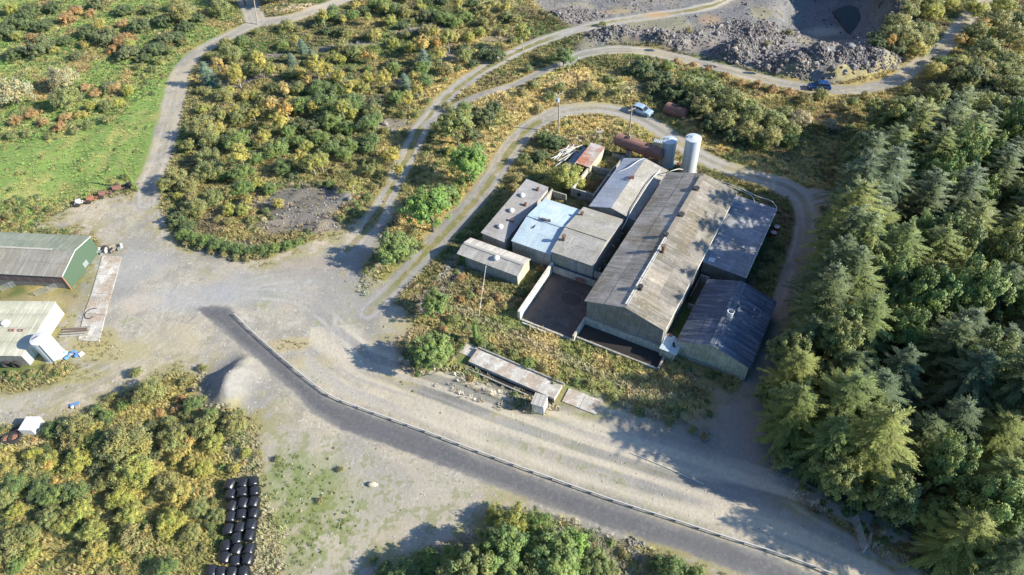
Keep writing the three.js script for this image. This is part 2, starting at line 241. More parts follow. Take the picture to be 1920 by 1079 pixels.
  if (da > .8 && da < 12 && z > -66 && x > -30) { const m = samp(mainSide, x, z); if (m > 0) { const k = sstep(12, 9, da) * sstep(.8, 2.2, da); mixc(c, [.47, .42, .33], k * sstep(.4, .75, vn(da * .85 + 3, (x + z) / 30)) * .8); mixc(c, [.27, .26, .245], k * sstep(.5, .75, vn(da * 1.6 + 30, (x + z) / 25)) * .55); } }
  if (da < 1.6) { const q = [.094, .095, .104]; mixc(q, [.13, .128, .131], n2 * .6); mixc(q, [.075, .075, .08], sstep(.5, .75, vn(da * 1.3, (x - z) / 14)) * .35); mixc(q, [.2, .195, .185], sstep(.7, .9, n5) * .4); mixc(q, [.24, .23, .205], sstep(-1.1, -.1, da) * n2 * .8); mixc(q, [.12, .118, .122], sstep(.35, .1, Math.abs(Math.abs(da + 2.2) - .85)) * .35); mixc(q, [.11, .11, .115], sstep(.55, .6, vn(x / 7 + 33, z / 7)) * .5); mixc(c, q, sstep(.35, -.25, da + (n3 - .5) * .5 + (n4 - .5) * .2)); }
  const f = .86 + .28 * n5 * .6 + .16 * (n4 - .3); c[0] *= f; c[1] *= f; c[2] *= f;
}
const mainSide = polyField([[620, 752], [700, 780], [887, 852], [1273, 988], [1560, 1092], [1900, 1090], [1500, 900], [1100, 760], [760, 600], [600, 560], [450, 600]]).map((d) => -d);
const ARCS = [[[300, 420], [330, 500], [420, 545], [560, 560], [660, 640], [760, 745], [900, 815]], [[690, 560], [640, 600], [650, 670], [740, 745], [850, 800]], [[290, 400], [320, 520], [300, 620], [180, 690], [40, 755]], [[720, 540], [620, 520], [480, 530], [380, 580], [250, 670], [100, 745]], [[1390, 760], [1400, 870], [1480, 960], [1620, 1040]], [[700, 430], [640, 510], [640, 600], [700, 690]]].map(lineField);
const GT = 2048;
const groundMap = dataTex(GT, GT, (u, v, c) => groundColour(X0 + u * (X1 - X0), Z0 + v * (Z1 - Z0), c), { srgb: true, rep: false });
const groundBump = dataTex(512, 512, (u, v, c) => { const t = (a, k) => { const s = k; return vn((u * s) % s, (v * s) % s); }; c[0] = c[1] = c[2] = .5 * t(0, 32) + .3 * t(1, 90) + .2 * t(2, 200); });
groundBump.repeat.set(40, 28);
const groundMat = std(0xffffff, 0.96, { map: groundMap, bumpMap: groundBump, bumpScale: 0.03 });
const asphaltMat = std(0xffffff, 0.85, { map: groundMap, bumpMap: groundBump, bumpScale: 0.012 });
const outerTex = dataTex(256, 256, (u, v, c) => { const n = fbm(u * 16, v * 16); c[0] = .1 + .12 * n; c[1] = .13 + .1 * n; c[2] = .05 + .02 * n; }, { srgb: true });

// the ground sheet, cut along the edges of roads, tracks and fields
const LAYERS = [
  ['asphalt_road', (x, z) => samp(R.asphalt, x, z)], ['gravel_yard', (x, z) => samp(R.yard, x, z)], ['farm_track', (x, z) => Math.min(samp(R.farm, x, z) - 2.4, samp(R.spur, x, z) - 2.6)],
  ['gravel_track', (x, z) => Math.min(samp(R.mid, x, z) - 2, samp(R.loop, x, z) - 2.2, samp(R.bend, x, z) - 2.2, samp(R.branch, x, z) - 1.2)], ['quarry_track', (x, z) => samp(R.quarryTrack, x, z) - 1.8],
  ['quarry_floor', (x, z) => samp(R.quarry, x, z)], ['grass_field', (x, z) => samp(R.meadow, x, z)], ['ground', () => -1],
];
{
  const S = 0.8, nx = Math.round((X1 - X0) / S), nz = Math.round((Z1 - Z0) / S), pos = LAYERS.map(() => []);
  const row = (j) => { const a = []; for (let i = 0; i <= nx; i++) { const x = X0 + i * S, z = Z0 + j * S; const edge = Math.min(i, nx - i, j, nz - j); a.push([x, H(x, z) * clamp(edge / 4), z, LAYERS.map((l) => l[1](x, z))]); } return a; };
  const cut = (poly, k) => {          // keeps d >= 0 for the next layer, gives d < 0 to layer k
    const inn = [], out = [];
    for (let i = 0; i < poly.length; i++) {
      const a = poly[i], b = poly[(i + 1) % poly.length], da = a[3][k], db = b[3][k];
      (da < 0 ? inn : out).push(a);
      if ((da < 0) !== (db < 0)) { const t = da / (da - db), q = [lerp(a[0], b[0], t), lerp(a[1], b[1], t), lerp(a[2], b[2], t), a[3].map((v, e) => lerp(v, b[3][e], t))]; q[3][k] = 0; inn.push(q); out.push(q); }
    }
    for (let i = 1; i + 1 < inn.length; i++) pos[k].push(inn[0], inn[i], inn[i + 1]);
    return out;
  };
  let r0 = row(0);
  for (let j = 0; j < nz; j++) {
    const r1 = row(j + 1);
    for (let i = 0; i < nx; i++) for (const tri of [[r0[i], r1[i], r0[i + 1]], [r0[i + 1], r1[i], r1[i + 1]]]) { let p = tri; for (let k = 0; k < LAYERS.length && p.length > 2; k++) p = cut(p, k); }
    r0 = r1;
  }
  const e = 0.25, nrm = (x, z) => _v.set(H(x - e, z) - H(x + e, z), 2 * e, H(x, z - e) - H(x, z + e)).normalize();
  LAYERS.forEach(([name], k) => {
    const n = pos[k].length, p = new Float32Array(n * 3), nn = new Float32Array(n * 3), uv = new Float32Array(n * 2);
    pos[k].forEach((v, i) => { p.set([v[0], v[1], v[2]], i * 3); nrm(v[0], v[2]); nn.set([_v.x, _v.y, _v.z], i * 3); uv.set([(v[0] - X0) / (X1 - X0), (v[2] - Z0) / (Z1 - Z0)], i * 2); });
    const geo = new THREE.BufferGeometry(); geo.setAttribute('position', new THREE.BufferAttribute(p, 3)); geo.setAttribute('normal', new THREE.BufferAttribute(nn, 3)); geo.setAttribute('uv', new THREE.BufferAttribute(uv, 2));
    const m = part(name, geo, k ? groundMat : asphaltMat); m.userData.kind = 'structure';
  });
  // the land beyond, out to the horizon
  const W = 3000, mk = (x0, x1, z0, z1) => { const q = new THREE.PlaneGeometry(x1 - x0, z1 - z0, 1, 1).rotateX(-Math.PI / 2).translate((x0 + x1) / 2, 0, (z0 + z1) / 2), uv = q.attributes.uv, ps = q.attributes.position; for (let i = 0; i < uv.count; i++) uv.setXY(i, ps.getX(i) / 60, ps.getZ(i) / 60); return q; };
  const m = part('outer_ground', [mk(-W, X0, -W, W), mk(X1, W, -W, W), mk(X0, X1, -W, Z0), mk(X0, X1, Z1, W)], std(0xffffff, 1, { map: outerTex })); m.userData.kind = 'structure';
}

// ---------- materials of the buildings ----------
const YAW = 32.3 * Math.PI / 180, O = g(1104, 606);
const uv = (u, v, h = 0) => [O[0] + u * Math.sin(YAW) + v * Math.cos(YAW), h, O[2] - u * Math.cos(YAW) + v * Math.sin(YAW)];
const FARM = -YAW;                                   // turn of the block of sheds: local x along v, local -z along u
function roofTex(base, light, dark, moss, streak = 0) {
  return dataTex(512, 512, (u, v, c) => {
    const x = u * 20, y = v * 20, P = 20;
    const t = (k, ox) => { const a = fbm(x * k + ox, y * k), b = fbm((x - P) * k + ox, y * k); return lerp(a, b, sstep(.8, 1, u)); };
    c[0] = base[0]; c[1] = base[1]; c[2] = base[2];
    mixc(c, light, sstep(.45, .75, t(.9, 3)) * .8); mixc(c, dark, sstep(.48, .72, t(.55, 50)) * .75); mixc(c, moss, sstep(.52, .7, t(.35, 90)) * .8);
    mixc(c, light, sstep(.7, .9, vn(x * 6, y * 6)) * .7); mixc(c, dark, sstep(.66, .9, vn(x * 5 + 60, y * 5)) * .6);
    if (streak) { mixc(c, light, sstep(.5, .85, vn(x * 4.5, y * .5 + 8)) * streak); mixc(c, dark, sstep(.5, .8, vn(x * 3.1 + 70, y * .4 + 8)) * streak); }
    const f = .9 + .2 * vn(x * 11, y * 11); c[0] *= f; c[1] *= f; c[2] *= f;
  }, { srgb: true });
}
const tones = (tex, cols, rough = .9) => cols.map((k) => new THREE.MeshStandardMaterial({ map: tex, color: C(k[0], k[1], k[2]), roughness: rough, side: THREE.DoubleSide }));
const grey = (a) => a.map((k) => [k, k * .985, k * .96]);
const asbestos = roofTex([.3, .285, .265], [.44, .42, .39], [.19, .18, .165], [.2, .175, .12], .45);
const mainTones = tones(asbestos, grey([.82, .9, .98, 1.08]));
const mainPale = tones(asbestos, [[.86, .8, .71], [.93, .87, .77], [.78, .75, .69]]);
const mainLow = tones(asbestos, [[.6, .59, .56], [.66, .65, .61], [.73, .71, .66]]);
const feltTones = tones(roofTex([.27, .265, .27], [.34, .33, .33], [.2, .195, .2], [.25, .235, .22]), grey([.92, 1, 1.05]));
const paleTones = tones(roofTex([.42, .41, .385], [.52, .5, .47], [.3, .29, .27], [.38, .36, .31], .5), grey([.92, 1, .96]));
const cTones = tones(roofTex([.3, .295, .28], [.4, .39, .36], [.22, .215, .2], [.27, .26, .22]), grey([.95, 1, 1.06]));
const blueTones = tones(roofTex([.4, .49, .53], [.48, .56, .58], [.33, .42, .47], [.38, .46, .49], .35), [[1, 1, 1], [.95, .97, 1], [1.04, 1.03, 1]], .55);
const tinTones = tones(roofTex([.42, .46, .52], [.5, .54, .6], [.36, .4, .45], [.4, .42, .44], .3), [[1, 1, 1], [.95, .96, .98], [1.05, 1.04, 1.02]], .5);
const leanTones = tones(roofTex([.25, .265, .285], [.36, .375, .4], [.17, .18, .195], [.22, .22, .22], .5), [[.97, .98, 1], [1, 1, 1.02], [1.04, 1.05, 1.06]], .7);
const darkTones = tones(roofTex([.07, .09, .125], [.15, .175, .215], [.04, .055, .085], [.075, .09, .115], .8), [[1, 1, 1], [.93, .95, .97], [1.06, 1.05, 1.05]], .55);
const barnTones = tones(roofTex([.23, .225, .2], [.28, .27, .25], [.18, .175, .155], [.22, .2, .16], .5), grey([.94, 1, 1.05]));
const barnGreen = tones(roofTex([.19, .22, .18], [.25, .27, .23], [.15, .18, .14], [.19, .21, .15], .4), grey([.94, 1, 1.05]));
const creamTones = tones(roofTex([.44, .44, .35], [.5, .49, .41], [.36, .37, .29], [.4, .4, .3], .7), grey([.96, 1, 1.03]), .6);
const rustTones = tones(roofTex([.34, .31, .29], [.46, .45, .44], [.3, .1, .045], [.36, .12, .05], .3), grey([.95, 1, 1.08]), .8);
const wallTex = roofTex([.36, .35, .325], [.46, .45, .42], [.23, .225, .205], [.3, .28, .22], .55);
const wallMat = (k) => new THREE.MeshStandardMaterial({ map: wallTex, color: C(...k), roughness: .95 });
const M = {
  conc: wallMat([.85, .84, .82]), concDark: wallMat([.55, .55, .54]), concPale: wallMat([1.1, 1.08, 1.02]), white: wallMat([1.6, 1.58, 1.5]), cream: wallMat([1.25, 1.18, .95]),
  whitePaint: std(C(.6, .6, .6), .5), pipe: std(C(.55, .54, .5), .5), rust: new THREE.MeshStandardMaterial({ map: roofTex([.22, .11, .085], [.3, .18, .14], [.14, .065, .05], [.25, .12, .08], .3), roughness: .85 }),
  silo: std(C(.34, .41, .48), .45, { metalness: .15 }), siloWhite: std(C(.5, .54, .58), .4, { metalness: .1 }), black: std(C(.012, .012, .014), .6), dark: std(C(.035, .035, .038), .8), brown: std(C(.16, .1, .075), .9), domes: std(C(.55, .54, .52), .6),
  wood: std(C(.3, .25, .19), .95), woodDark: std(C(.13, .1, .08), .95), redPaint: std(C(.4, .03, .035), .5), rubber: std(C(.03, .028, .027), .9), galv: std(C(.42, .45, .47), .45, { metalness: .6 }), glass: std(C(.02, .025, .03), .1), terracotta: std(C(.3, .13, .08), .85),
  greenPanel: std(C(.06, .1, .062), .7), brownPanel: std(C(.14, .1, .095), .8), slurry: new THREE.MeshStandardMaterial({ map: roofTex([.085, .07, .06], [.13, .105, .09], [.05, .042, .038], [.1, .08, .068]), roughness: .75 }),
  slurryShade: std(C(.028, .026, .025), .55),  // slurry darkened by colour, for the shadow of trees and tin hut
  slab: new THREE.MeshStandardMaterial({ map: roofTex([.42, .4, .36], [.62, .6, .55], [.27, .24, .2], [.33, .25, .18]), roughness: .95 }),
  blueDebris: std(C(.1, .25, .5), .6), film: new THREE.MeshPhysicalMaterial({ color: C(.013, .014, .018), roughness: .32, clearcoat: .5, clearcoatRoughness: .25 }),
};
const planarUV = (geo, k = .1) => { geo = geo.index ? geo.toNonIndexed() : geo; const p = geo.attributes.position, n = geo.attributes.normal, q = new Float32Array(p.count * 2); for (let i = 0; i < p.count; i++) { const ax = Math.abs(n.getX(i)), ay = Math.abs(n.getY(i)), az = Math.abs(n.getZ(i)); const [a, b] = ay > ax && ay > az ? [p.getX(i), p.getZ(i)] : ax > az ? [p.getZ(i), p.getY(i)] : [p.getX(i), p.getY(i)]; q[2 * i] = a * k + .37; q[2 * i + 1] = b * k + .11; } geo.setAttribute('uv', new THREE.BufferAttribute(q, 2)); return geo; };
const wbx = (...a) => planarUV(bx(...a));
// a wall from (x0, z0) to (x1, z1), thickness t, heights y0 to y1, inside a thing
function wallSeg(x0, z0, x1, z1, y0, y1, t = .2) { const L = Math.hypot(x1 - x0, z1 - z0); return planarUV(new THREE.BoxGeometry(L, y1 - y0, t)).rotateY(-Math.atan2(z1 - z0, x1 - x0)).translate((x0 + x1) / 2, (y0 + y1) / 2, (z0 + z1) / 2); }

// ---------- a shed: walls, corrugated sheets laid one by one, ridge caps ----------
// local x runs along the shed (length L), z across it (width W); prof lists the roof line [z, y] from -W/2 to W/2
function shed(o) {
  const t = thing(o.name, o.label, o.category || 'shed', o.at, o.turn, o.group), { L, W, prof } = o, ys = prof[0][1], ye = prof[prof.length - 1][1];
  const endShape = new THREE.Shape(); endShape.moveTo(-W / 2, 0); prof.forEach(([z, y]) => endShape.lineTo(clamp(z, -W / 2, W / 2), y - .05)); endShape.lineTo(W / 2, 0);
  const end = (x) => planarUV(new THREE.ExtrudeGeometry(endShape, { depth: .2, bevelEnabled: false }).rotateY(-Math.PI / 2)).translate(x, 0, 0);
  const wm = o.walls || [M.conc, M.conc, M.conc, M.conc];           // -x end, +x end, -z side, +z side
  if (wm[0]) part('wall', end(-L / 2 + .2), wm[0], t); if (wm[1]) part('wall', end(L / 2), wm[1], t);
  if (wm[2]) part('wall', wbx(L - .41, ys - .06, .2, 0, (ys - .06) / 2, -W / 2 + .1), wm[2], t); if (wm[3]) part('wall', wbx(L - .41, ye - .06, .2, 0, (ye - .06) / 2, W / 2 - .1), wm[3], t);
  const oh = o.oh ?? .22, wSheet = o.sheet || 1.06, wave = o.wave ?? .028, segs = 12, ox = rr(0, 30), oz = rr(0, 30);
  for (let k = 0; k + 1 < prof.length; k++) {
    let [za, ya] = prof[k], [zb, yb] = prof[k + 1]; const s0 = Math.hypot(zb - za, yb - ya), ez = (zb - za) / s0, ey = (yb - ya) / s0;
    const a0 = k === 0 ? -oh : 0, b0 = k + 2 === prof.length ? s0 + oh : s0, rows = Math.max(1, Math.round((b0 - a0) / (o.row || 2.7))), cols = Math.round((L + 2 * oh) / wSheet), w = (L + 2 * oh) / cols;
    const set = o.tones[k % o.tones.length], nz = -ey, ny = ez, up = ny > 0 ? 1 : -1;
    for (let r = 0; r < rows; r++) for (let q = 0; q < cols; q++) {
      const x0 = -L / 2 - oh + q * w - .02, x1 = x0 + w + .03, lowIsA = ya < yb; let sa = lerp(a0, b0, r / rows), sb = lerp(a0, b0, (r + 1) / rows);
      if (lowIsA) sb += r + 1 < rows ? .12 : 0; else sa -= r > 0 ? .12 : 0;
      const lift = .03 + rr(0, .008) + (q % 2) * .006, lowLift = .02, P = [], U = [], I = [];
      for (let e = 0; e <= segs; e++) for (let f = 0; f < 2; f++) {
        const s = f ? sb : sa, x = lerp(x0, x1, e / segs), wv = (e % 2 ? wave : -wave), d = up * (lift + wv + ((f === 0) === lowIsA ? lowLift : 0));
        P.push(x, ya + ey * s + ny * d, za + ez * s + nz * d); U.push((x + ox) * .05, (za + ez * s + oz) * .05);
      }
      for (let e = 0; e < segs; e++) { const i = e * 2; if (up > 0) I.push(i, i + 1, i + 2, i + 1, i + 3, i + 2); else I.push(i, i + 2, i + 1, i + 1, i + 2, i + 3); }
      const geo = new THREE.BufferGeometry(); geo.setAttribute('position', new THREE.Float32BufferAttribute(P, 3)); geo.setAttribute('uv', new THREE.Float32BufferAttribute(U, 2)); geo.setIndex(I); geo.computeVertexNormals();
      const mat = o.choose ? o.choose((x0 + x1) / 2, za + ez * (sa + sb) / 2, k) : null;
      part('roof_sheet', geo, mat || set[Math.floor(clamp(fbm(x0 * .3 + ox, sa * .3 + k * 9) * 1.6 - .3, 0, .999) * set.length)] , t);
    }
    if (k > 0 && o.cap) { const n = Math.round(L / 2); for (let q = 0; q < n; q++) part('ridge_cap', [-1, 1].map((sd) => { const ang = sd < 0 ? Math.atan2(prof[k][1] - prof[k - 1][1], prof[k][0] - prof[k - 1][0]) : Math.atan2(yb - ya, zb - za); return bx(L / n - .01, .03, .3, 0, 0, sd * .15).rotateX(-ang).translate(-L / 2 + (q + .5) * L / n, ya + .12 + (q % 2) * .006, za); }), o.cap, t); }
  }
  return t;
}
// sheds of the block: u0..u1 away from the camera, v0..v1 to the right; ridge along u (default) or along v
function blockShed(o) {
  const { u0, u1, v0, v1 } = o, at = uv((u0 + u1) / 2, (v0 + v1) / 2);
  if (o.along === 'v') return shed({ ...o, at, turn: FARM, L: v1 - v0, W: u1 - u0 });                            // local x = v, local z = -u
  return shed({ ...o, at, turn: FARM - Math.PI / 2, L: u1 - u0, W: v1 - v0 });                                   // local x = -u... see below
}
// turn FARM - 90 degrees: local x points along +u? rotation by a sends x to (cos a, -sin a): with a = FARM + 90 it is -u... checked in the render
const cowl = (p, t, r = .3, h = .75, m = M.brown) => part('roof_vent', [cyl(r * .8, r * .8, h, ...p, 12), cyl(r * 1.15, r * 1.15, h * .28, p[0], p[1] + h * .8, p[2], 12)], m, t);
const dome = (p, t) => part('roof_vent', [cyl(.42, .42, .3, ...p, 14), new THREE.SphereGeometry(.5, 14, 6, 0, 7, 0, Math.PI / 2).scale(1, .7, 1).translate(p[0], p[1] + .3, p[2]), cyl(.52, .52, .06, p[0], p[1] + .26, p[2], 14)], M.domes, t);
const pot = (p, t) => part('roof_vent', [new THREE.LatheGeometry([[.34, 0], [.3, .2], [.22, .42], [.27, .5], [.17, .52], [.15, .2]].map(([a, b]) => new THREE.Vector2(a, b)), 12).translate(...p)], M.brown, t);

// main shed : local frame x = +u or -u is fixed by LX below
const LXu = (u, c) => u - c;          // with turn FARM + 90deg, local x = u
function uShed(o) { const at = uv((o.u0 + o.u1) / 2, (o.v0 + o.v1) / 2); return shed({ ...o, at, turn: FARM + Math.PI / 2, L: o.u1 - o.u0, W: o.v1 - o.v0 }); }   // local x = +u, local z = +v
function vShed(o) { const at = uv((o.u0 + o.u1) / 2, (o.v0 + o.v1) / 2); return shed({ ...o, at, turn: FARM, L: o.v1 - o.v0, W: o.u1 - o.u0 }); }                 // local x = +v, local z = -u

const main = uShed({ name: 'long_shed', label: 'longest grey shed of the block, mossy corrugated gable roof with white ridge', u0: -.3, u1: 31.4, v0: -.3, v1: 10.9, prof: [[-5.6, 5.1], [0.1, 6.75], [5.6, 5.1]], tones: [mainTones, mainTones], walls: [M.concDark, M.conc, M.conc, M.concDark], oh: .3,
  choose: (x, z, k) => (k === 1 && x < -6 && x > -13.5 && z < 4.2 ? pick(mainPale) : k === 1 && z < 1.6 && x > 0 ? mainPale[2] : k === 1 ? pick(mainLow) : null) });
for (const u of [27.2, 20.3]) cowl([u - 15.55, 6.65, .3], main, .45, .5, M.dark);
cowl([14.95 - 15.55, 6.7, -.1], main, .35, .6, M.dark); cowl([11.7 - 15.55, 6.6, .7], main, .3, 1.3, M.brown); cowl([3.4 - 15.55, 6.65, .6], main, .33, .8, M.dark);
for (let k = 0; k < 8; k++) part('ridge_cap', [bx(1.75, .04, .2, -15.6 + k * 1.85 + .9, 6.86 + (k % 2) * .008, -.08).rotateX(0), bx(1.75, .04, .1, -15.6 + k * 1.85 + .9, 6.85, .16)], M.pipe, main);
for (let k = 0; k < 8; k++) part('ridge_cap', [bx(2.05, .05, .5, .2 + k * 2.0, 6.87 + (k % 2) * .008, -.02), bx(2.05, .05, .3, .2 + k * 2.0, 6.83, .34)], mainPale[0], main);
part('wall_base', wbx(.25, 1.5, 11.4, -15.95, .75, 0), M.concPale, main);
part('gutter', [rod([-15.8, 5.0, 5.85], [15.6, 5.0, 5.85], .09), rod([-15.8, 5.0, 5.85], [-15.8, .3, 5.85], .06)], M.pipe, main);

const blue = vShed({ name: 'pale_blue_shed', label: 'low shed with pale blue ribbed metal roof between two grey roofs', u0: 7.2, u1: 18.4, v0: -16.6, v1: -9.85, prof: [[-5.6, 3.3], [.3, 4.4], [5.6, 3.3]], tones: [blueTones, blueTones], oh: .12, wave: .02, cap: blueTones[1] });
part('roof_frame', [rod([-1.5, 4.45, .1], [.3, 4.75, .1], .05), rod([-1.5, 4.75, .5], [.3, 4.85, .5], .05), rod([-1.5, 4.4, .1], [-1.5, 4.9, .1], .05), rod([.3, 4.4, .1], [.3, 4.9, .1], .05), bx(.9, .12, .35, -.5, 4.7, .3), bx(.4, .3, .3, .4, 4.65, .2)], M.woodDark, blue);
part('roof_patch', bx(.22, .03, .9, -1.4, 4.16, 2), M.dark, blue);
const felt = vShed({ name: 'felt_shed', label: 'grey roofed shed pressed against the pale blue roof, two brown cowls', u0: 7.4, u1: 18.8, v0: -9.8, v1: -2.9, prof: [[-5.7, 3.75], [1, 4.85], [5.7, 3.75]], tones: [cTones, cTones], oh: .1, wave: .016 });
cowl([-2.6, 4.3, 1.6 + 1.6], felt, .3, .95); cowl([-2.7, 4.0, -3.5], felt, .28, .7);
part('ridge_seam', bx(6.9, .04, .12, 0, 4.9, 1), M.dark, felt);
part('door_panel', bx(1.0, 2.6, .06, .2, 1.6, 5.75), M.galv, felt);
for (let k = 0; k < 6; k++) part('timber_prop', rod([3.6, 1.4 + rr(0, 1.6), -4 + k * 1.7], [4.5, 3.4, -3.2 + k * 1.7], .07), M.wood, felt);
const flat = uShed({ name: 'flat_shed', label: 'long narrow flat grey roof carrying three white domes, near the inner track', u0: 7, u1: 21.9, v0: -22, v1: -17.95, prof: [[-2.02, 3], [2.02, 2.7]], tones: [feltTones], oh: .15, wave: .01 });
[[3.2, -.7], [-1, -.4], [-5.2, -.1]].forEach(([x, z]) => dome([x + .2, 2.83, z], flat)); [[5.6, .9], [1.2, .9], [-3.2, .8]].forEach(([x, z]) => pot([x + .4, 2.82, z], flat));
const small = vShed({ name: 'front_shed', label: 'small pale corrugated shed standing apart at the front of the block, one dome', u0: 1.8, u1: 5.5, v0: -23.2, v1: -12.7, prof: [[-1.85, 2.4], [0, 3.05], [1.85, 2.4]], tones: [paleTones, paleTones], walls: [M.conc, M.cream, M.conc, M.conc], cap: paleTones[0] });
dome([.9, 2.72, .6], small);
part('ivy_patch', (() => { const a = []; for (let i = 0; i < 220; i++) { const s = rr(.12, .22); a.push(new THREE.PlaneGeometry(s, s).rotateY(rr(-1, 1)).rotateX(rr(-.8, .2)).translate(rr(-5.25, -4.1), rr(0, 2.2), 1.9 + rr(0, .18))); } return mergeGeometries(a); })(), std(C(.07, .13, .02), .8, { side: THREE.DoubleSide }), small);
const dsh = uShed({ name: 'middle_shed', label: 'shed whose roof is half bright metal and half old grey sheets', u0: 19.9, u1: 34, v0: -9.1, v1: -1.5, prof: [[-3.8, 3.5], [-.2, 4.6], [3.8, 3.5]], tones: [tinTones, cTones], walls: [M.conc, M.conc, M.conc, M.concDark], oh: .2 });
part('rusty_frame', [rod([1.4, 4.5, -.6], [1.6, 5.0, .1], .06), rod([.8, 4.5, -.6], [.9, 5.0, .1], .06), bx(1.3, .08, .5, 1.1, 4.62, -.5), bx(.3, .5, .3, 1.2, 4.9, .1)], M.rust, dsh);
part('window', bx(.08, .9, 1.1, -7.1, 1.7, .6), M.black, dsh);
for (let k = 0; k < 5; k++) part('timber_prop', rod([-7.2, 1.6, -3 + k * 1.2], [-8.3, 2.4, -2.8 + k * 1.2], .07), M.pipe, dsh);
const lean = uShed({ name: 'lean_to', label: 'shaded bluish grey lean-to roof on the right side of the longest shed', u0: 15.7, u1: 32.5, v0: 11.1, v1: 17.4, prof: [[-3.15, 3.6], [3.15, 3.15]], tones: [leanTones], oh: .15, walls: [M.concDark, M.concDark, null, M.concDark] });
part('roof_light', bx(.9, .05, .9, -7.6, 3.65, -2.1), M.whitePaint, lean); part('gutter', rod([-8.5, 3.12, 3.35], [8.5, 3.12, 3.35], .08), M.pipe, lean); part('joint_strip', bx(.12, .05, 6.4, -2.9, 3.46, 0).rotateX(0), M.conc, lean);
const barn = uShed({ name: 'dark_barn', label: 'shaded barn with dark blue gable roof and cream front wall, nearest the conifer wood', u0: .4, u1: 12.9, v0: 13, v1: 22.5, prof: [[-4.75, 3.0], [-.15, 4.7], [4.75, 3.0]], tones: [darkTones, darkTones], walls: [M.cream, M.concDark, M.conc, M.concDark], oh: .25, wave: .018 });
for (let k = 0; k < 6; k++) for (const s of [-1, 1]) part('ridge_light', bx(2.05, .03, .55, -5.2 + k * 2.09, 4.72 + (k % 2) * .006, s * .32 - .15).translate(0, -.04, 0), darkTones[2], barn);
part('chimney', [new THREE.LatheGeometry([[.42, 0], [.45, .7], [.5, 1.05], [.38, 1.05], [.33, .5]].map(([a, b]) => new THREE.Vector2(a, b)), 16).translate(-.5, 4.6, .1)], M.whitePaint, barn);
part('base_board', wbx(.1, .35, 7.5, -6.4, .2, .8), M.concPale, barn); part('downpipe', rod([-6.4, 3, 4.85], [-6.4, 0, 4.85], .06), M.dark, barn);

// old rusty shed and the roofless enclosures behind the pale blue roof
const old = uShed({ name: 'rusty_shed', label: 'small old shed with a rust-stained tin roof behind the walled yards', u0: 30.8, u1: 37.3, v0: -16.9, v1: -14.35, prof: [[-1.28, 2.3], [1.28, 2.15]], tones: [rustTones], oh: .12, walls: [M.woodDark, M.concDark, M.concDark, M.cream], wave: .02 });
part('fallen_sheet', [wbx(5.5, .05, 1.3, -.2, .9, -2.2).rotateX(.25)], leanTones[0], old);
function yardWalls(name, label, segs, mat, group) { const c = segs.reduce((a, s) => [a[0] + (s[0] + s[2]) / 2 / segs.length, a[1] + (s[1] + s[3]) / 2 / segs.length], [0, 0]); const t = thing(name, label, 'wall', uv(...c), FARM, group); segs.forEach((s) => part('wall', wallSeg(s[1] - c[1], -(s[0] - c[0]), s[3] - c[1], -(s[2] - c[0]), 0, s[4], s[5] || .22), s[6] || mat, t)); return t; }
const encl = yardWalls('roofless_enclosure', 'roofless concrete enclosure full of dry weeds beside the half metal roof', [[24.3, -14.6, 32.2, -14.6, 1.9, .25, M.concPale], [24.3, -10.6, 33.5, -10.6, 1.9, .25, M.concPale], [24.4, -14.5, 24.4, -10.7, 2.1], [32.2, -14.4, 32.2, -10.7, 1.6]], M.conc);
part('window', bx(.6, .6, .3, -.6, 1.2, 4.06), M.black, encl);
yardWalls('low_wall', 'low concrete wall between the flat domed roof and the weedy enclosure', [[22.8, -17.4, 22.8, -14.9, 1.6], [22.9, -17.6, 19.5, -17.6, 1.9]], M.conc);
yardWalls('shed_back_wall', 'concrete wall running behind the rusty tin shed towards the raised rusty tank', [[33.8, -10.55, 37.6, -10.6, 1.5], [37.6, -12.9, 37.6, -10.8, 1.2]], M.conc);
yardWalls('ruined_wall', 'ruined low wall and timber frames in the gap right of the longest shed', [[10.2, 11.4, 14.8, 11.4, 1.4, .2, M.brown], [14.9, 11.3, 14.9, 12.7, 1.6], [10.1, 12.7, 14.8, 12.7, 1.1, .18, M.brown], [9.2, 11.5, 9.2, 12.4, .9]], M.concPale);
yardWalls('corridor_wall', 'short concrete wall closing the dark passage beside the grey felt roof', [[7.6, -2.7, 7.6, -.5, 2.6], [10.9, -2.7, 10.9, -.5, 1.2, .15]], M.conc);

// slurry pits in front of the sheds
function pit(name, label, u0, u1, v0, v1, walls) {
  const c = [(u0 + u1) / 2, (v0 + v1) / 2], t = thing(name, label, 'pit', uv(...c), FARM), p = (u, v) => [v - c[1], -(u - c[0])];
  const f = part('slurry', planarUV(bx(v1 - v0 - .1, .1, u1 - u0 - .1, 0, .05, 0), .09), name === 'slurry_pit' ? M.slurry : M.slurryShade, t);
  walls.forEach(([a, b, c2, d, y0, y1, th, m]) => part('wall', wallSeg(...p(a, b), ...p(c2, d), y0, y1, th), m, t)); return t;
}
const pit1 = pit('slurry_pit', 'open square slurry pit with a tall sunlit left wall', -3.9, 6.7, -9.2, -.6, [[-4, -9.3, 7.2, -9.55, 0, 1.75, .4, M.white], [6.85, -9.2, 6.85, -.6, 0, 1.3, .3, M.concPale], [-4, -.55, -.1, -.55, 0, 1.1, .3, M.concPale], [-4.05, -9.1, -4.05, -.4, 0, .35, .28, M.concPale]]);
part('rust_stain_panel', bx(1.5, .9, .04, .4, .7, -5.05), M.rust, pit1); part('slurry_crust', new THREE.CylinderGeometry(1.5, 1.6, .05, 20).scale(1, 1, .7).translate(.6, .125, -1.6), std(C(.06, .052, .046), .8), pit1);
part('fallen_pipe', rod([-3.6, .25, 5.9], [.2, .25, 5.95], .11), M.whitePaint, pit1);
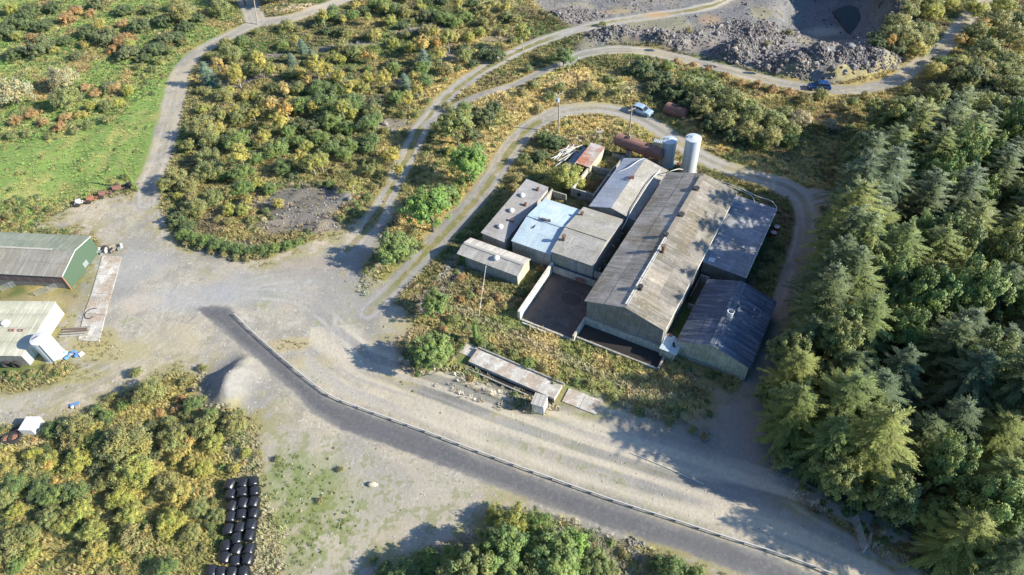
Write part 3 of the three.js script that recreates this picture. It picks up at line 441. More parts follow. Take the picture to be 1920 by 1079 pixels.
pit('shaded_slurry_pit', 'dark shaded slurry pit along the gable end of the longest shed', -3.3, -.5, -.3, 11.7, [[-3.4, -.3, -3.4, 11.8, 0, .45, .25, M.conc], [-3.4, 11.85, -.5, 11.85, 0, .7, .25, M.conc]]);
const tin = thing('tin_lean_to', 'small box with pale blue crumpled tin roof beside the cream-walled barn', 'hut', uv(.3, 12.1), FARM);
part('wall', [wbx(2.1, 1.9, .15, 0, .95, 1.2), wbx(.15, 1.9, 2.2, -1.0, .95, 0), wbx(.15, 1.9, 2.2, 1.0, .95, 0)], M.cream, tin); part('roof_sheet', bx(1.3, .05, 2.8, -.45, 2.08, .1).rotateX(.05), blueTones[0], tin); part('roof_sheet', bx(1.2, .05, 2.6, .6, 2.0, .15).rotateX(.06).rotateZ(-.07), blueTones[1], tin); part('rusty_corner', bx(.6, .05, .5, -.6, 2.2, -1.1), M.rust, tin); part('hole', bx(.3, .03, .8, .45, 2.09, .2, .5), M.black, tin);

// ---------- tanks and silos ----------
function silo(name, label, px, py, r, h, mat) {
  const t = thing(name, label, 'silo', g(px, py));
  for (let k = 0; k < 4; k++) part('ring', new THREE.CylinderGeometry(r, r, h / 4 - .02, 32).translate(0, h / 4 * (k + .5), 0), mat, t);
  part('roof', [new THREE.ConeGeometry(r + .06, .3, 32).translate(0, h + .15, 0), cyl(r + .05, r + .05, .08, 0, h - .06, 0, 32)], M.siloWhite, t);
  part('hatch', [cyl(.3, .3, .3, -.3, h + .1, -.2, 14), rod([-.3, h + .3, -.2], [-1, h + .32, .1], .05)], M.silo, t);
  part('base', cyl(r + .3, r + .3, .3, 0, 0, 0, 24), M.concPale, t);
  const lad = []; for (const s of [-.2, .2]) lad.push(rod([s, .3, r + .12], [s, h + .4, r + .12], .025, 5)); for (let k = 0; k < 14; k++) lad.push(rod([-.2, .6 + k * .45, r + .12], [.2, .6 + k * .45, r + .12], .018, 4)); part('ladder', lad.map((q) => q.rotateY(1.9)), M.galv, t);
  return t;
}
silo('tall_silo', 'taller of the two pale grey cylindrical silos, standing right', 1290, 322, 1.32, 7.1, M.siloWhite);
silo('short_silo', 'shorter grey-blue cylindrical silo beside the raised rusty tank', 1250, 309, 1.22, 5.3, M.silo);
function hTank(t, L, r, y, mat) {
  const prof = [[0, -L / 2], [r * .55, -L / 2 + .02], [r * .9, -L / 2 + .14], [r, -L / 2 + .35], [r, L / 2 - .35], [r * .9, L / 2 - .14], [r * .55, L / 2 - .02], [0, L / 2]];
  part('shell', new THREE.LatheGeometry(prof.map(([a, b]) => new THREE.Vector2(a, b)), 28).rotateZ(-Math.PI / 2).translate(0, y, 0), mat, t);
  for (const k of [-.3, .1, .35]) part('weld_band', new THREE.TorusGeometry(r + .005, .03, 5, 28).rotateY(Math.PI / 2).translate(k * L, y, 0), mat, t);
}
{ // raised tank on piers
  const a = g(1160, 262, 3), b = g(1236, 289, 3), mid = [(a[0] + b[0]) / 2, 0, (a[2] + b[2]) / 2], t = thing('raised_tank', 'long rust-brown cylinder tank lying on concrete piers behind the sheds', 'tank', mid, -Math.atan2(b[2] - a[2], b[0] - a[0])), L = Math.hypot(b[0] - a[0], b[2] - a[2]) + 1.4;
  hTank(t, L, 1.12, 3.0, M.rust); for (const x of [-1.8, 1.6]) { part('pier', wbx(.5, 2.0, 1.6, x, 1.0, .1), M.conc, t); part('pier', wbx(.35, 2.0, .4, x + .7, 1.0, .7), M.concPale, t); }
  for (const x of [-L * .24, L * .2]) part('manhole', [cyl(.4, .4, .25, x, 4.0, -.1, 16), cyl(.28, .28, .02, x, 4.26, -.1, 14)], M.dark, t); part('vent_pipe', [rod([-L * .18, 4, .1], [-L * .18, 4.9, .1], .04), rod([-L * .18, 4.9, .1], [-L * .08, 5.0, .1], .04)], M.pipe, t);
}
{ const a = g(1250, 203, 1), b = g(1286, 217, 1), t = thing('ground_tank', 'rust-brown cylinder tank lying on grass right of the silver car', 'tank', [(a[0] + b[0]) / 2, 0, (a[2] + b[2]) / 2], -Math.atan2(b[2] - a[2], b[0] - a[0])); hTank(t, Math.hypot(b[0] - a[0], b[2] - a[2]) + .5, 1.15, 1.15, M.rust); part('manhole', [cyl(.42, .42, .2, -.2, 2.2, -.1, 16), bx(1.3, .06, .5, -.3, 2.42, -.2, .3)], M.dark, t); for (const x of [-1.2, 1.2]) part('cradle', bx(.3, .4, 2, x, .15, 0), M.woodDark, t); }
{ const p = g(1236, 268, .8), t = thing('pallet_tank', 'caged white plastic tank standing behind the shorter silo', 'tank', [p[0], 0, p[2]], FARM + .1); part('container', [bx(1.9, 1.0, 1.0, 0, .65, 0)], M.siloWhite, t); for (let k = 0; k < 7; k++) part('cage_bar', [rod([-1 + k * .33, .1, .53], [-1 + k * .33, 1.2, .53], .03, 5), rod([-1 + k * .33, 1.2, .53], [-1 + k * .33, 1.2, -.53], .03, 5)], M.galv, t); part('pallet', bx(2, .14, 1.1, 0, .07, 0), M.dark, t); }
{ const p = g(104, 668), t = thing('milk_tank', 'white upright cylinder tank against the white cattle shed', 'tank', p); for (let k = 0; k < 3; k++) part('ring', new THREE.CylinderGeometry(1.3, 1.3, 1.38, 36).translate(0, .7 + k * 1.4, 0), M.siloWhite, t); part('roof', new THREE.ConeGeometry(1.34, .25, 36).translate(0, 4.32, 0), M.whitePaint, t); part('seam_rail', [bx(.1, 3.9, .06, .35, 2.1, 1.3), rod([-.3, 4.4, -.2], [-.9, 4.36, .3], .05)], M.dark, t); part('footing', cyl(1.5, 1.5, .12, 0, 0, 0, 24), M.concPale, t); }

// ---------- sheds at the left edge ----------
{
  const fr = [-69.55, 0, -77.4], br = [-68.75, 0, -86.1], dx = br[0] - fr[0], dz = br[2] - fr[2], W = Math.hypot(dx, dz), L = 24, dir = [-Math.cos(.165), -Math.sin(.165)];
  const c = [(fr[0] + br[0]) / 2 + dir[0] * L / 2, 0, (fr[2] + br[2]) / 2 + dir[1] * L / 2];
  const t = shed({ name: 'green_barn', label: 'barn at the left edge with green gable wall and brown side cladding', category: 'barn', at: c, turn: -.165, L, W, prof: [[-W / 2, 3.3], [-.3, 4.0], [W / 2, 2.9]], tones: [barnGreen, barnTones], walls: [M.conc, null, M.conc, null], oh: .15, wave: .02, choose: (x, z, k) => (k === 1 && z > 1.2 && z < 3.2 && Math.abs(((x + 60.6) % 2.9) - .5) < .56 && x < 10.2 ? paleTones[1] : null) });
  const wsh = new THREE.Shape([[-W / 2, 0], [-W / 2, 3.25], [-.3, 3.95], [W / 2, 2.85], [W / 2, 0]].map(([a, b]) => new THREE.Vector2(a, b)));
  part('gable_wall', planarUV(new THREE.ExtrudeGeometry(wsh, { depth: .15, bevelEnabled: false }).rotateY(-Math.PI / 2)).translate(L / 2, 0, 0), M.greenPanel, t);
  for (let k = 0; k < 24; k++) part('cladding_board', bx(.96, 1.5, .06, -L / 2 + .5 + k, 2.1, W / 2 - .03 + (k % 2) * .02), M.brownPanel, t);
  part('side_wall', wbx(L - .4, 1.3, .2, 0, .65, W / 2 - .1), M.concDark, t);
  part('barge_board', [[-W / 2, 3.3, -.3, 4.0], [-.3, 4.0, W / 2, 2.9]].map(([a, b, d, e]) => rod([L / 2 + .12, b + .06, a], [L / 2 + .12, e + .06, d], .07, 6)), M.whitePaint, t);
  part('ridge_cap', bx(L * .8, .06, .35, -1.5, 4.08, -.3), M.concPale, t); part('corner_post', bx(.16, 2.9, .16, L / 2, 1.45, W / 2), M.terracotta, t); part('panel_patch', bx(.04, .9, 1.1, L / 2 + .02, .8, -.6), M.galv, t);
}
{
  const fr = [-69.75, 0, -62.45], br = [-68.95, 0, -72.2], W = Math.hypot(fr[0] - br[0], fr[2] - br[2]), L = 16, th = .1, dir = [-Math.cos(th), -Math.sin(th)], c = [(fr[0] + br[0]) / 2 + dir[0] * L / 2, 0, (fr[2] + br[2]) / 2 + dir[1] * L / 2];
  const t = shed({ name: 'white_cattle_shed', label: 'white walled shed with cream ribbed roof at the left edge', at: c, turn: -th, L, W, prof: [[-W / 2, 2.7], [W / 2, 2.3]], tones: [creamTones], walls: [M.white, M.white, M.white, M.concDark], oh: .15, wave: .03 });
  cowl([2.6, 2.5, -.7], t, .5, .4, M.whitePaint); part('fan', [cyl(.55, .55, .35, 2.6, 2.45, -.7, 18)], M.whitePaint, t);
  for (const x of [4.2, 5.6]) part('roof_bracket', [bx(.7, .06, .08, x, 2.62, .4), bx(.7, .06, .08, x, 2.6, .7), bx(.08, .25, .4, x - .3, 2.6, .5), bx(.08, .25, .4, x + .3, 2.6, .5)], M.rust, t);
  part('wall_lamp', bx(.2, .3, .6, L / 2 + .1, 2.3, -4), M.domes, t);
}
// ---------- hut by the road, platform, slabs ----------
{ const p = g(1012, 768), t = thing('kiosk', 'tiny ribbed white hut casting a long shadow beside the main gravel road', 'hut', [2.55, 0, -49.2], -.42);
  for (const [w, d, x, z] of [[1.6, .08, 0, .75], [1.6, .08, 0, -.75], [.08, 1.42, -.76, 0]]) part('wall', wbx(w, 2.1, d, x, 1.05, z), M.white, t); part('wall', [wbx(.08, 2.1, .4, .76, 1.05, .5), wbx(.08, 2.1, .4, .76, 1.05, -.5), wbx(.08, .3, .62, .76, 1.95, 0)], M.white, t); part('door', bx(.05, 1.78, .6, .75, .9, 0), M.domes, t);
  for (let k = 0; k < 6; k++) part('roof_sheet', bx(.28, .05, 1.75, -.725 + k * .29, 2.22 + (k % 2) * .025, 0).rotateX(.06), paleTones[k % 3], t); }
{ const t = thing('loading_platform', 'raised weathered concrete platform with a dark front edge', 'platform', uv(-13, -4.9), FARM);
  for (let k = 0; k < 5; k++) part('slab', wbx(2.62, .62, 2.5, -5.4 + k * 2.66, .31, 0), M.slab, t);
  part('back_kerb', wbx(13.4, .85, .2, 0, .42, -1.36), M.conc, t); part('front_trench', bx(13.2, .05, .7, 0, .03, 1.65), M.black, t); part('front_kerb', wbx(13.2, .2, .18, 0, .1, 2.1), M.conc, t); }
for (const [px, py, label, k] of [[878, 655, 'cracked concrete slab at the left end of the raised platform', 0], [1088, 752, 'concrete slab at the right end of the raised platform', 1]]) { const p = g(px, py), t = thing('concrete_slab', label, 'slab', p, FARM + .05); part('slab', wbx(2.4, .14, 2.3, -.9, .07, 0), M.slab, t); part('slab', wbx(2.3, .14, 2.3, 1.5, .07, .03), M.slab, t); }
{ const t = thing('concrete_apron', 'pale concrete apron along the green gable wall', 'slab', [0, 0, 0], 0), ql = [[192, 480], [182, 515], [172, 550], [158, 588], [146, 640]], qr = [[228, 482], [219, 517], [209, 553], [198, 592], [186, 642]];
  for (let k = 0; k < 4; k++) for (const [f0, f1] of [[0, .5], [.5, 1]]) { const L4 = [[ql[k], qr[k], f0], [ql[k], qr[k], f1], [ql[k + 1], qr[k + 1], f1], [ql[k + 1], qr[k + 1], f0]].map(([a, b, f]) => g(lerp(a[0], b[0], f), lerp(a[1], b[1], f))); const cx = L4.reduce((q, p) => q + p[0] / 4, 0), cz = L4.reduce((q, p) => q + p[2] / 4, 0); const sh = new THREE.Shape(L4.map((p) => new THREE.Vector2(cx + (p[0] - cx) * .985, -(cz + (p[2] - cz) * .985)))); part('slab', planarUV(new THREE.ExtrudeGeometry(sh, { depth: .1, bevelEnabled: false }).rotateX(-Math.PI / 2), .05), M.slab, t).position.y = .004 * k; } }
{ const p = g(1120, 262), t = thing('broken_slab', 'broken pale concrete slabs left of the raised rusty tank', 'slab', p, FARM); for (let k = 0; k < 5; k++) part('slab', wbx(1.3, .12, 1.5, rr(-1.2, 1.2), .07 + k * .025, -3 + k * 1.4, rr(-.2, .2)), M.slab, t); }

// ---------- poles, pipes, fence ----------
let creeperPole;
function pole(label, base, top, h, xf) { const b = gh(...base), t = thing('utility_pole', label, 'pole', b); const q = g(...top, h), d = [q[0] - b[0], h, q[2] - b[2]]; part('pole', rod([0, 0, 0], d, .15, 8, .1), M.wood, t); part('crossarm', bx(1.6, .1, .12, d[0], h - .4, d[2], .5), M.wood, t); for (const s of [-1, 0, 1]) part('insulator', cyl(.05, .04, .18, d[0] + s * .65, h - .34, d[2] - s * .35, 8), M.domes, t); if (xf) part('transformer', [cyl(.3, .3, .8, d[0] - .35, h - 1.9, d[2] + .1, 14)], M.silo, t); return t; }
pole('timber pole with a transformer standing inside the loop of the inner track', [1047, 247], [1049, 173], 8.6, true);
pole('timber pole rising behind the raised rusty tank', [1179, 257], [1185, 203], 6.3);
pole('timber pole at the bend of the upper left track', [483, 46], [471, -30], 9);
{ const b = gh(257, 358), t = thing('leaning_pole', 'thin pole clad in green creeper at the edge of the grass field', 'pole', b); const q = g(221, 300, 6.5); part('pole', rod([0, 0, 0], [q[0] - b[0], 6.5, q[2] - b[2]], .1, 8, .06), M.woodDark, t); creeperPole = [t, q[0] - b[0], q[2] - b[2]]; }
{ const b = g(898, 590), q = g(911, 500, 7.4), t = thing('slim_pole', 'slim pale pole leaning in front of the small corrugated shed', 'pole', b); part('pole', rod([0, 0, 0], [q[0] - b[0], 7.4, q[2] - b[2]], .05, 8, .035), M.pipe, t); part('cap', new THREE.SphereGeometry(.09, 8, 6).translate(q[0] - b[0], 7.42, q[2] - b[2]), M.galv, t); }
function hose(label, pts, r = .07) { const w = pts.map(([a, b, h]) => g(a, b, h)), o = w[0], t = part('pipe', tube(w.map((p) => [p[0] - o[0], p[1], p[2] - o[2]]), r, pts.length * 12), M.pipe); t.position.set(o[0], 0, o[2]); tag(t, label, 'pipe'); return t; }
hose('white pipe sagging across the bright metal half roof', [[1139, 331, 1.9], [1156, 324, 3.6], [1179, 314, 4.3], [1198, 301, 4.6], [1208, 297, 4.7]]);
hose('white pipe running down the old grey half of the two-tone roof', [[1240, 316, 3.7], [1222, 336, 4.2], [1198, 372, 4.2], [1182, 398, 4.1], [1175, 414, 3.7], [1166, 430, 3.2]]);
hose('short white pipe bending to the corner of the longest roof', [[1248, 331, 3.4], [1254, 323, 4.6], [1268, 318, 4.8], [1280, 318, 2.2]]);
hose('white pipe curling over the back edge of the lean-to roof', [[1336, 339, 5.2], [1372, 351, 4.6], [1397, 361, 4], [1411, 369, 3.6], [1415, 380, 3.5]]);
hose('outer white pipe rounding the back right corner of the lean-to', [[1345, 338, 5.2], [1385, 352, 4.6], [1422, 369, 3.8], [1446, 377, 3.5], [1456, 388, 3.3], [1455, 396, 3.3]]);
hose('thin white pipe lying on shaded gravel below the platform', [[1183, 850, .08], [1225, 867, .08], [1265, 884, .08], [1320, 909, .08]], .05);
{ const t = thing('back_panel', 'dark boards and metal panel propped at the far end of the longest roof', 'panel', uv(32.4, 6.2), FARM); for (const [x, m] of [[-1.6, M.woodDark], [.1, M.silo], [1.8, M.woodDark]]) part('board', bx(1.6, 1.6, .1, x, 4.6, 0), m, t); part('frame', [rod([-2.3, 0, .2], [-2.3, 5, .1], .06), rod([2.5, 0, .2], [2.5, 5, .1], .06)], M.galv, t); }
{ // roadside fence: posts and two rails along the upper edge of the asphalt
  const line = [[441, 594], [480, 632], [530, 676], [580, 718], [624, 750], [700, 778], [790, 810], [887, 847], [970, 878], [1053, 908], [1160, 946], [1273, 982], [1360, 1011], [1447, 1038], [1530, 1068], [1600, 1098]].map(([a, b]) => g(a, b - 2)); const o = line[0], t = thing('roadside_fence', 'low pale post and rail fence along the upper edge of the asphalt road', 'fence', o);
  const cum = [0]; for (let i = 1; i < line.length; i++) cum.push(cum[i - 1] + Math.hypot(line[i][0] - line[i - 1][0], line[i][2] - line[i - 1][2]));
  const at = (s) => { let i = 1; while (i < line.length - 1 && cum[i] < s) i++; const k = (s - cum[i - 1]) / (cum[i] - cum[i - 1]); return [lerp(line[i - 1][0], line[i][0], k) - o[0], 0, lerp(line[i - 1][2], line[i][2], k) - o[2]]; };
  const n = Math.floor(cum[cum.length - 1] / 2.5); let prev;
  for (let k = 0; k <= n; k++) { const p = at(k * 2.5 + rr(-.1, .1)); part('post', bx(.1, .52, .1, p[0], .27, p[2], .4), M.wood, t); if (prev) { part('rail', rod([prev[0], .5, prev[2] + .05], [p[0], .5 + rr(-.02, .02), p[2] + .05], .055, 6), M.whitePaint, t); part('rail', rod([prev[0], .27, prev[2] + .05], [p[0], .27, p[2] + .05], .035, 6), M.wood, t); } prev = p; }
}
// ---------- vehicles ----------
function car(name, label, pos, turn, paint) {
  const t = thing(name, label, 'car', pos, turn); const W = 1.72;
  const side = new THREE.Shape([[-2.05, .3], [-2.1, .62], [-2.0, .86], [-1.7, .92], [-1.3, .95], [.95, .9], [1.75, .8], [2.05, .66], [2.1, .35], [1.75, .26], [-1.8, .26]].map(([a, b]) => new THREE.Vector2(a, b)));
  part('body', new THREE.ExtrudeGeometry(side, { depth: W - .16, bevelEnabled: true, bevelSize: .08, bevelThickness: .08, bevelSegments: 2 }).translate(0, 0, -(W - .16) / 2), paint, t);
  const cab = (s, h) => new THREE.Shape([[-1.85, .9], [-1.68, 1.3 * h], [-1.35, 1.46 * h], [-.1, 1.5 * h], [.4, 1.4 * h], [1.1, .88]].map(([a, b]) => new THREE.Vector2(a * s, b)));
  part('window', new THREE.ExtrudeGeometry(cab(1, .985), { depth: W - .32, bevelEnabled: true, bevelSize: .03, bevelThickness: .06, bevelSegments: 2 }).translate(0, 0, -(W - .32) / 2), M.glass, t);
  part('roof', new THREE.ExtrudeGeometry(new THREE.Shape([[-1.72, 1.38], [-1.4, 1.5], [-.1, 1.54], [.42, 1.44], [.4, 1.38], [-.1, 1.47], [-1.4, 1.42]].map(([a, b]) => new THREE.Vector2(a, b))), { depth: W - .4, bevelEnabled: true, bevelSize: .03, bevelThickness: .06, bevelSegments: 2 }).translate(0, 0, -(W - .4) / 2), paint, t);
  for (const s of [-1, 1]) { part('pillar', [rod([-.45, .9, s * .79], [-.42, 1.48, s * .68], .05), rod([1.08, .88, s * .78], [.4, 1.42, s * .67], .045), rod([-1.85, .9, s * .78], [-1.6, 1.44, s * .67], .07)], paint, t); part('headlight', bx(.12, .16, .34, 2.05, .66, s * .6), M.whitePaint, t); part('tail_light', bx(.1, .22, .22, -2.08, .74, s * .68), M.redPaint, t); part('door_mirror', bx(.12, .12, .18, .75, .98, s * .95), paint, t);
    for (const x of [-1.28, 1.3]) { const w = part('wheel', new THREE.CylinderGeometry(.32, .32, .22, 20).rotateX(Math.PI / 2).translate(x, .32, s * .8), M.rubber, t); part('rim', new THREE.CylinderGeometry(.2, .2, .03, 14).rotateX(Math.PI / 2).translate(x, .32, s * .92), M.galv, w); } }
  part('bumper', [bx(.1, .16, 1.5, 2.12, .42, 0), bx(.1, .16, 1.5, -2.12, .45, 0)], M.dark, t); return t;
}
{ const a = g(1187, 206, .4), b = g(1219, 211, .4); const p = g(1204, 206, .7); car('silver_car', 'silver blue hatchback parked on grass above the inner track bend', [p[0], 0, p[2]], -.72, std(C(.42, .56, .66), .3, { metalness: .4 })); }
{ const p = gh(1537, 161, .7); car('blue_car', 'dark blue car on the quarry track half hidden by bushes', p, Math.PI - .18, std(C(.02, .06, .17), .25, { metalness: .2 })); }

// ---------- bales, tyres and other loose things ----------
{
  const prof = [[0, -.62], [.45, -.62], [.6, -.56], [.66, -.42], [.68, 0], [.66, .42], [.6, .56], [.45, .62], [0, .62]], geo = new THREE.LatheGeometry(prof.map(([a, b]) => new THREE.Vector2(a, b)), 22).rotateX(Math.PI / 2);
  { const p = geo.attributes.position; for (let i = 0; i < p.count; i++) { const y = p.getY(i); const k = 1 + .035 * Math.sin(7 * p.getX(i) + 5 * p.getZ(i)); p.setXYZ(i, p.getX(i) * k * (y < -.3 ? 1.06 : 1), Math.max(y, -.58) * k, p.getZ(i) * (1 + .03 * Math.sin(9 * p.getX(i)))); } geo.computeVertexNormals(); }
  const rows = [[[345, 240], [468, 225], [562, 212]], [[352, 332], [460, 312], [575, 303]], [[365, 442], [468, 412], [567, 402]], [[350, 540], [452, 517], [567, 507]], [[332, 652], [437, 637], [543, 610]], [[410, 740], [525, 712]], [[305, 808], [410, 845], [525, 835]], [[300, 915], [395, 950], [510, 935]], [[175, 1040], [262, 1050], [367, 1055], [472, 1050]], [[150, 1150], [250, 1150], [350, 1155], [455, 1150]]];
  const ord = ['top', 'second', 'third', 'fourth', 'fifth', 'sixth', 'seventh', 'eighth', 'ninth', 'lowest'], col = { 2: ['left', 'right'], 3: ['left', 'middle', 'right'], 4: ['far left', 'inner left', 'inner right', 'right'] };
  let proto; rows.forEach((r, i) => r.forEach(([cx, cy], j) => { const p = g(360 + cx / 4.925, 860 + cy / 4.925, .8), b = proto ? proto.clone() : thing('silage_bale', '', 'bale', [0, 0, 0], 0, 'black wrapped silage bales'); if (!proto) { proto = b; part('wrap', geo, M.film, b); part('tail_strip', bx(.04, .5, .3, .67, 0, .2), M.film, b); } else { b.name = numbered('silage_bale'); scene.add(b); }
    b.position.set(p[0], .56, p[2]); b.rotation.set(rr(-.06, .06), rr(-.25, .25), rr(-.3, .3)); b.scale.set(rr(.92, 1.05), rr(.92, 1.04), rr(.92, 1.06)); b.userData = { label: `black wrapped silage bale, ${col[r.length][j]} one in the ${ord[i]} row of the stack`, category: 'bale', group: 'black wrapped silage bales' }; }));
}
{
  const tyre = (r, w) => new THREE.LatheGeometry([[r * .55, -w / 2], [r * .9, -w / 2], [r, -w * .3], [r, w * .3], [r * .9, w / 2], [r * .55, w / 2], [r * .5, 0], [r * .55, -w / 2]].map(([a, b]) => new THREE.Vector2(a, b)), 24);
  const mk = (label, px, py, r, w, flat, tilt) => { const p = g(px, py), t = thing('tyre', label, 'tyre', [p[0], flat ? w / 2 : r * .9, p[2]], tilt, 'discarded tyres'); const m = part('tread', flat ? tyre(r, w) : tyre(r, w).rotateX(Math.PI / 2), M.rubber, t); const lugs = []; for (let k = 0; k < 16; k++) lugs.push(bx(.1, w * .8, .1, r, 0, 0).rotateX(.4).rotateY(k * Math.PI / 8)); part('lugs', flat ? lugs : lugs.map((q) => q.rotateX(Math.PI / 2)), M.rubber, t); if (r > .7) part('rim', [cyl(.42, .42, w * .5, 0, -w * .1, 0, 16)], M.terracotta, t); };
  mk('left of two big tractor tyres lying flat near the white box', 16, 826, .85, .55, true, 0); mk('right of two big tractor tyres lying flat near the white box', 31, 824, .9, .6, true, 1); mk('tyre lying behind the two tractor tyres', 33, 813, .8, .5, true, 2);
  mk('left tyre standing against the white cattle shed', 16, 688, .6, .35, false, .2); mk('right tyre standing against the white cattle shed', 34, 689, .62, .35, false, -.1);
}
{ const p = g(60, 800, .7), t = thing('white_box', 'square white box trailer body at the edge of the lower left scrub', 'box', [p[0], 0, p[2]], -.1); part('side', [bx(1.8, 1.2, .06, 0, .8, 1.0), bx(1.8, 1.2, .06, 0, .8, -1.0), bx(.06, 1.2, 1.94, .87, .8, 0), bx(.06, 1.2, 1.94, -.87, .8, 0)], M.domes, t); part('lid', bx(1.9, .06, 2.1, 0, 1.43, 0).rotateZ(.02), M.whitePaint, t); part('skid', [bx(1.7, .2, .12, 0, .1, .8), bx(1.7, .2, .12, 0, .1, -.8)], M.woodDark, t); }
function junk(name, label, px, py, items, category = 'debris') { const p = g(px, py), t = thing(name, label, category, [p[0], H(p[0], p[2]), p[2]]); items.forEach(([n, geo, m]) => part(n, geo, m, t)); return t; }
junk('rubbish_heap', 'blue sheet, white bag and brown box dumped on the verge', 141, 762, [['sheet', bx(1.2, .1, .5, -.1, .15, -.2, .3), M.blueDebris], ['bag', new THREE.SphereGeometry(.3, 10, 7).scale(1, .6, .8).translate(-.2, .2, .25), M.whitePaint], ['box', bx(.5, .35, .4, .45, .2, .2, .4), M.wood]]);
junk('scrap_heap', 'scrap of timber and metal at the corner of the green barn', 205, 470, Array.from({ length: 16 }, (_, k) => ['scrap_piece', bx(rr(.3, 1.6), rr(.08, .4), rr(.2, .5), rr(-1.8, 2.2), rr(.1, .5), rr(-.7, .6), rr(0, 3)).rotateZ(rr(-.1, .1)), pick([M.dark, M.pipe, M.wood, M.galv, M.woodDark])]));
junk('yard_scrap', 'blue, white and orange rubbish beside the white tank', 132, 668, Array.from({ length: 12 }, (_, k) => ['scrap_piece', bx(rr(.3, .9), rr(.15, .5), rr(.2, .6), -1.6 + k * .3, rr(.1, .4), rr(-.5, .5), rr(0, 3)), pick([M.blueDebris, M.whitePaint, M.terracotta, M.pipe, M.redPaint])]));
junk('pallet_pile', 'grey weathered planks and a trough lying right of the white cattle shed', 142, 622, [...Array.from({ length: 9 }, (_, k) => ['plank', bx(rr(3.2, 4.4), .07, .24, rr(-.3, .3), .12 + (k % 3) * .09, -.6 + k * .15, rr(-.05, .05)), pick([M.wood, M.woodDark, M.conc])]), ['kerb', wbx(4.4, .3, .2, .2, .15, .95), M.concPale]], 'timber');
{ const w = g(170, 588), t = part('hose_ring', tube([[0, .1, 0], [-1, .1, .2], [-1.4, .1, 1.0], [-1, .1, 1.9], [-.2, .1, 2.0], [0, .1, 1.6]], .09, 50), M.dark); t.position.set(w[0] + .6, 0, w[2] - .9); tag(t, 'dark hose lying in an open ring on the concrete apron', 'hose'); }
{ const base = [[245, 352, 'dark rusty roller at the head of the machinery row', 1.5], [222, 358, 'long rust-red machine in the shade of the track', 2.4], [194, 369, 'rusty brown farm implement, middle of the machinery row', 1.6], [172, 378, 'red bar implement lying by the field edge', 1.9], [150, 384, 'pale rubble and bags at the end of the machinery row', 1.3]];
  base.forEach(([px, py, label, L], k) => { const p = g(px, py), t = thing('farm_implement', label, 'machinery', p, .35, 'old machinery along the field edge'); const m = [M.dark, M.rust, M.rust, M.terracotta, M.domes][k], f = [];
    part('frame', [bx(L, .12, .12, 0, .55, .35), bx(L, .12, .12, 0, .55, -.35), bx(.12, .12, .8, -L / 2, .55, 0), bx(.12, .12, .8, L / 2, .55, 0), rod([L / 2, .55, 0], [L / 2 + .9, .35, 0], .06)], m, t); for (let q = 0; q < 5; q++) part('tine', rod([-L / 2 + q * L / 4, .55, -.35], [-L / 2 + q * L / 4 - .1, 0, -.6], .04), m, t); for (const s of [-1, 1]) part('wheel', new THREE.CylinderGeometry(.38, .38, .2, 16).rotateX(Math.PI / 2).translate(-L * .2, .38, s * .55), M.rubber, t); part('hopper', bx(L * .6, .5, .6, 0, .85, 0), m, t); }); }
for (const [px, py, label, hh] of [[1456, 429, 'red drum with pale lid, further of the pair beside the lean-to', .8], [1450, 440, 'red drum with pale lid, nearer of the pair beside the lean-to', .85]]) { const p = g(px, py, .4), t = thing('red_drum', label, 'drum', [p[0], 0, p[2]]); part('drum', [cyl(.5, .5, hh, 0, 0, 0, 18), new THREE.TorusGeometry(.51, .03, 6, 18).rotateX(Math.PI / 2).translate(0, hh * .35, 0), new THREE.TorusGeometry(.51, .03, 6, 18).rotateX(Math.PI / 2).translate(0, hh * .7, 0)], M.redPaint, t); part('lid', cyl(.44, .44, .05, 0, hh, 0, 18), std(C(.6, .42, .42), .6), t); }
{ const a = g(1597, 975), b = g(1616, 1034), t = thing('field_gate', 'open galvanised field gate at the edge of the conifer wood', 'gate', b, Math.atan2(a[0] - b[0], a[2] - b[2]) - Math.PI / 2), L = Math.hypot(a[0] - b[0], a[2] - b[2]); for (let k = 0; k < 7; k++) part('rail', rod([0, .2 + k * .17, k * .05], [L, .2 + k * .17, k * .05], .035, 6), M.galv, t); for (const x of [0, L * .33, L * .66, L]) part('upright', rod([x, .15, 0], [x, 1.25, .3], .04, 6), M.galv, t); part('hinge_post', cyl(.12, .12, 1.5, -.15, 0, 0, 10), M.galv, t); part('foot', [bx(.8, .1, .1, -.1, .05, .1), bx(.1, .1, .8, -.1, .05, .1)], M.galv, t); }
{ const a = g(1626, 1026), b = g(1634, 1000, .4), t = part('fallen_log', rod([0, .2, 0], [b[0] - a[0], .35, b[2] - a[2]], .22, 9, .17), M.wood); t.position.set(a[0], 0, a[2]); tag(t, 'short bare log leaning beside the galvanised field gate', 'log'); }
for (const [px, py, len, label] of [[70, 558, 4, 'grey tubular gate between the green barn and white shed'], [4, 548, 3, 'grey tubular gate at the left edge beside the brown cladding']]) { const p = g(px, py), t = thing('yard_gate', label, 'gate', p, .55); for (let k = 0; k < 6; k++) part('rail', rod([0, .2 + k * .2, 0], [len, .2 + k * .2, 0], .03, 6), M.galv, t); for (const x of [0, len / 2, len]) part('upright', rod([x, .1, 0], [x, 1.3, 0], .035, 6), M.galv, t); }
junk('white_bag', 'torn white bag lying alone on the weedy gravel below the road', 698, 910, [['bag', new THREE.IcosahedronGeometry(.5, 2).scale(1.1, .5, .7).translate(0, .2, 0), M.cream], ['flap', bx(.5, .04, .3, .5, .1, .1, .4), M.whitePaint]]);
junk('black_bag', 'black plastic bag on the verge behind the gravel heap', 357, 733, [['bag', new THREE.IcosahedronGeometry(.45, 2).scale(1.3, .6, .9).translate(0, .25, 0), M.film]]);
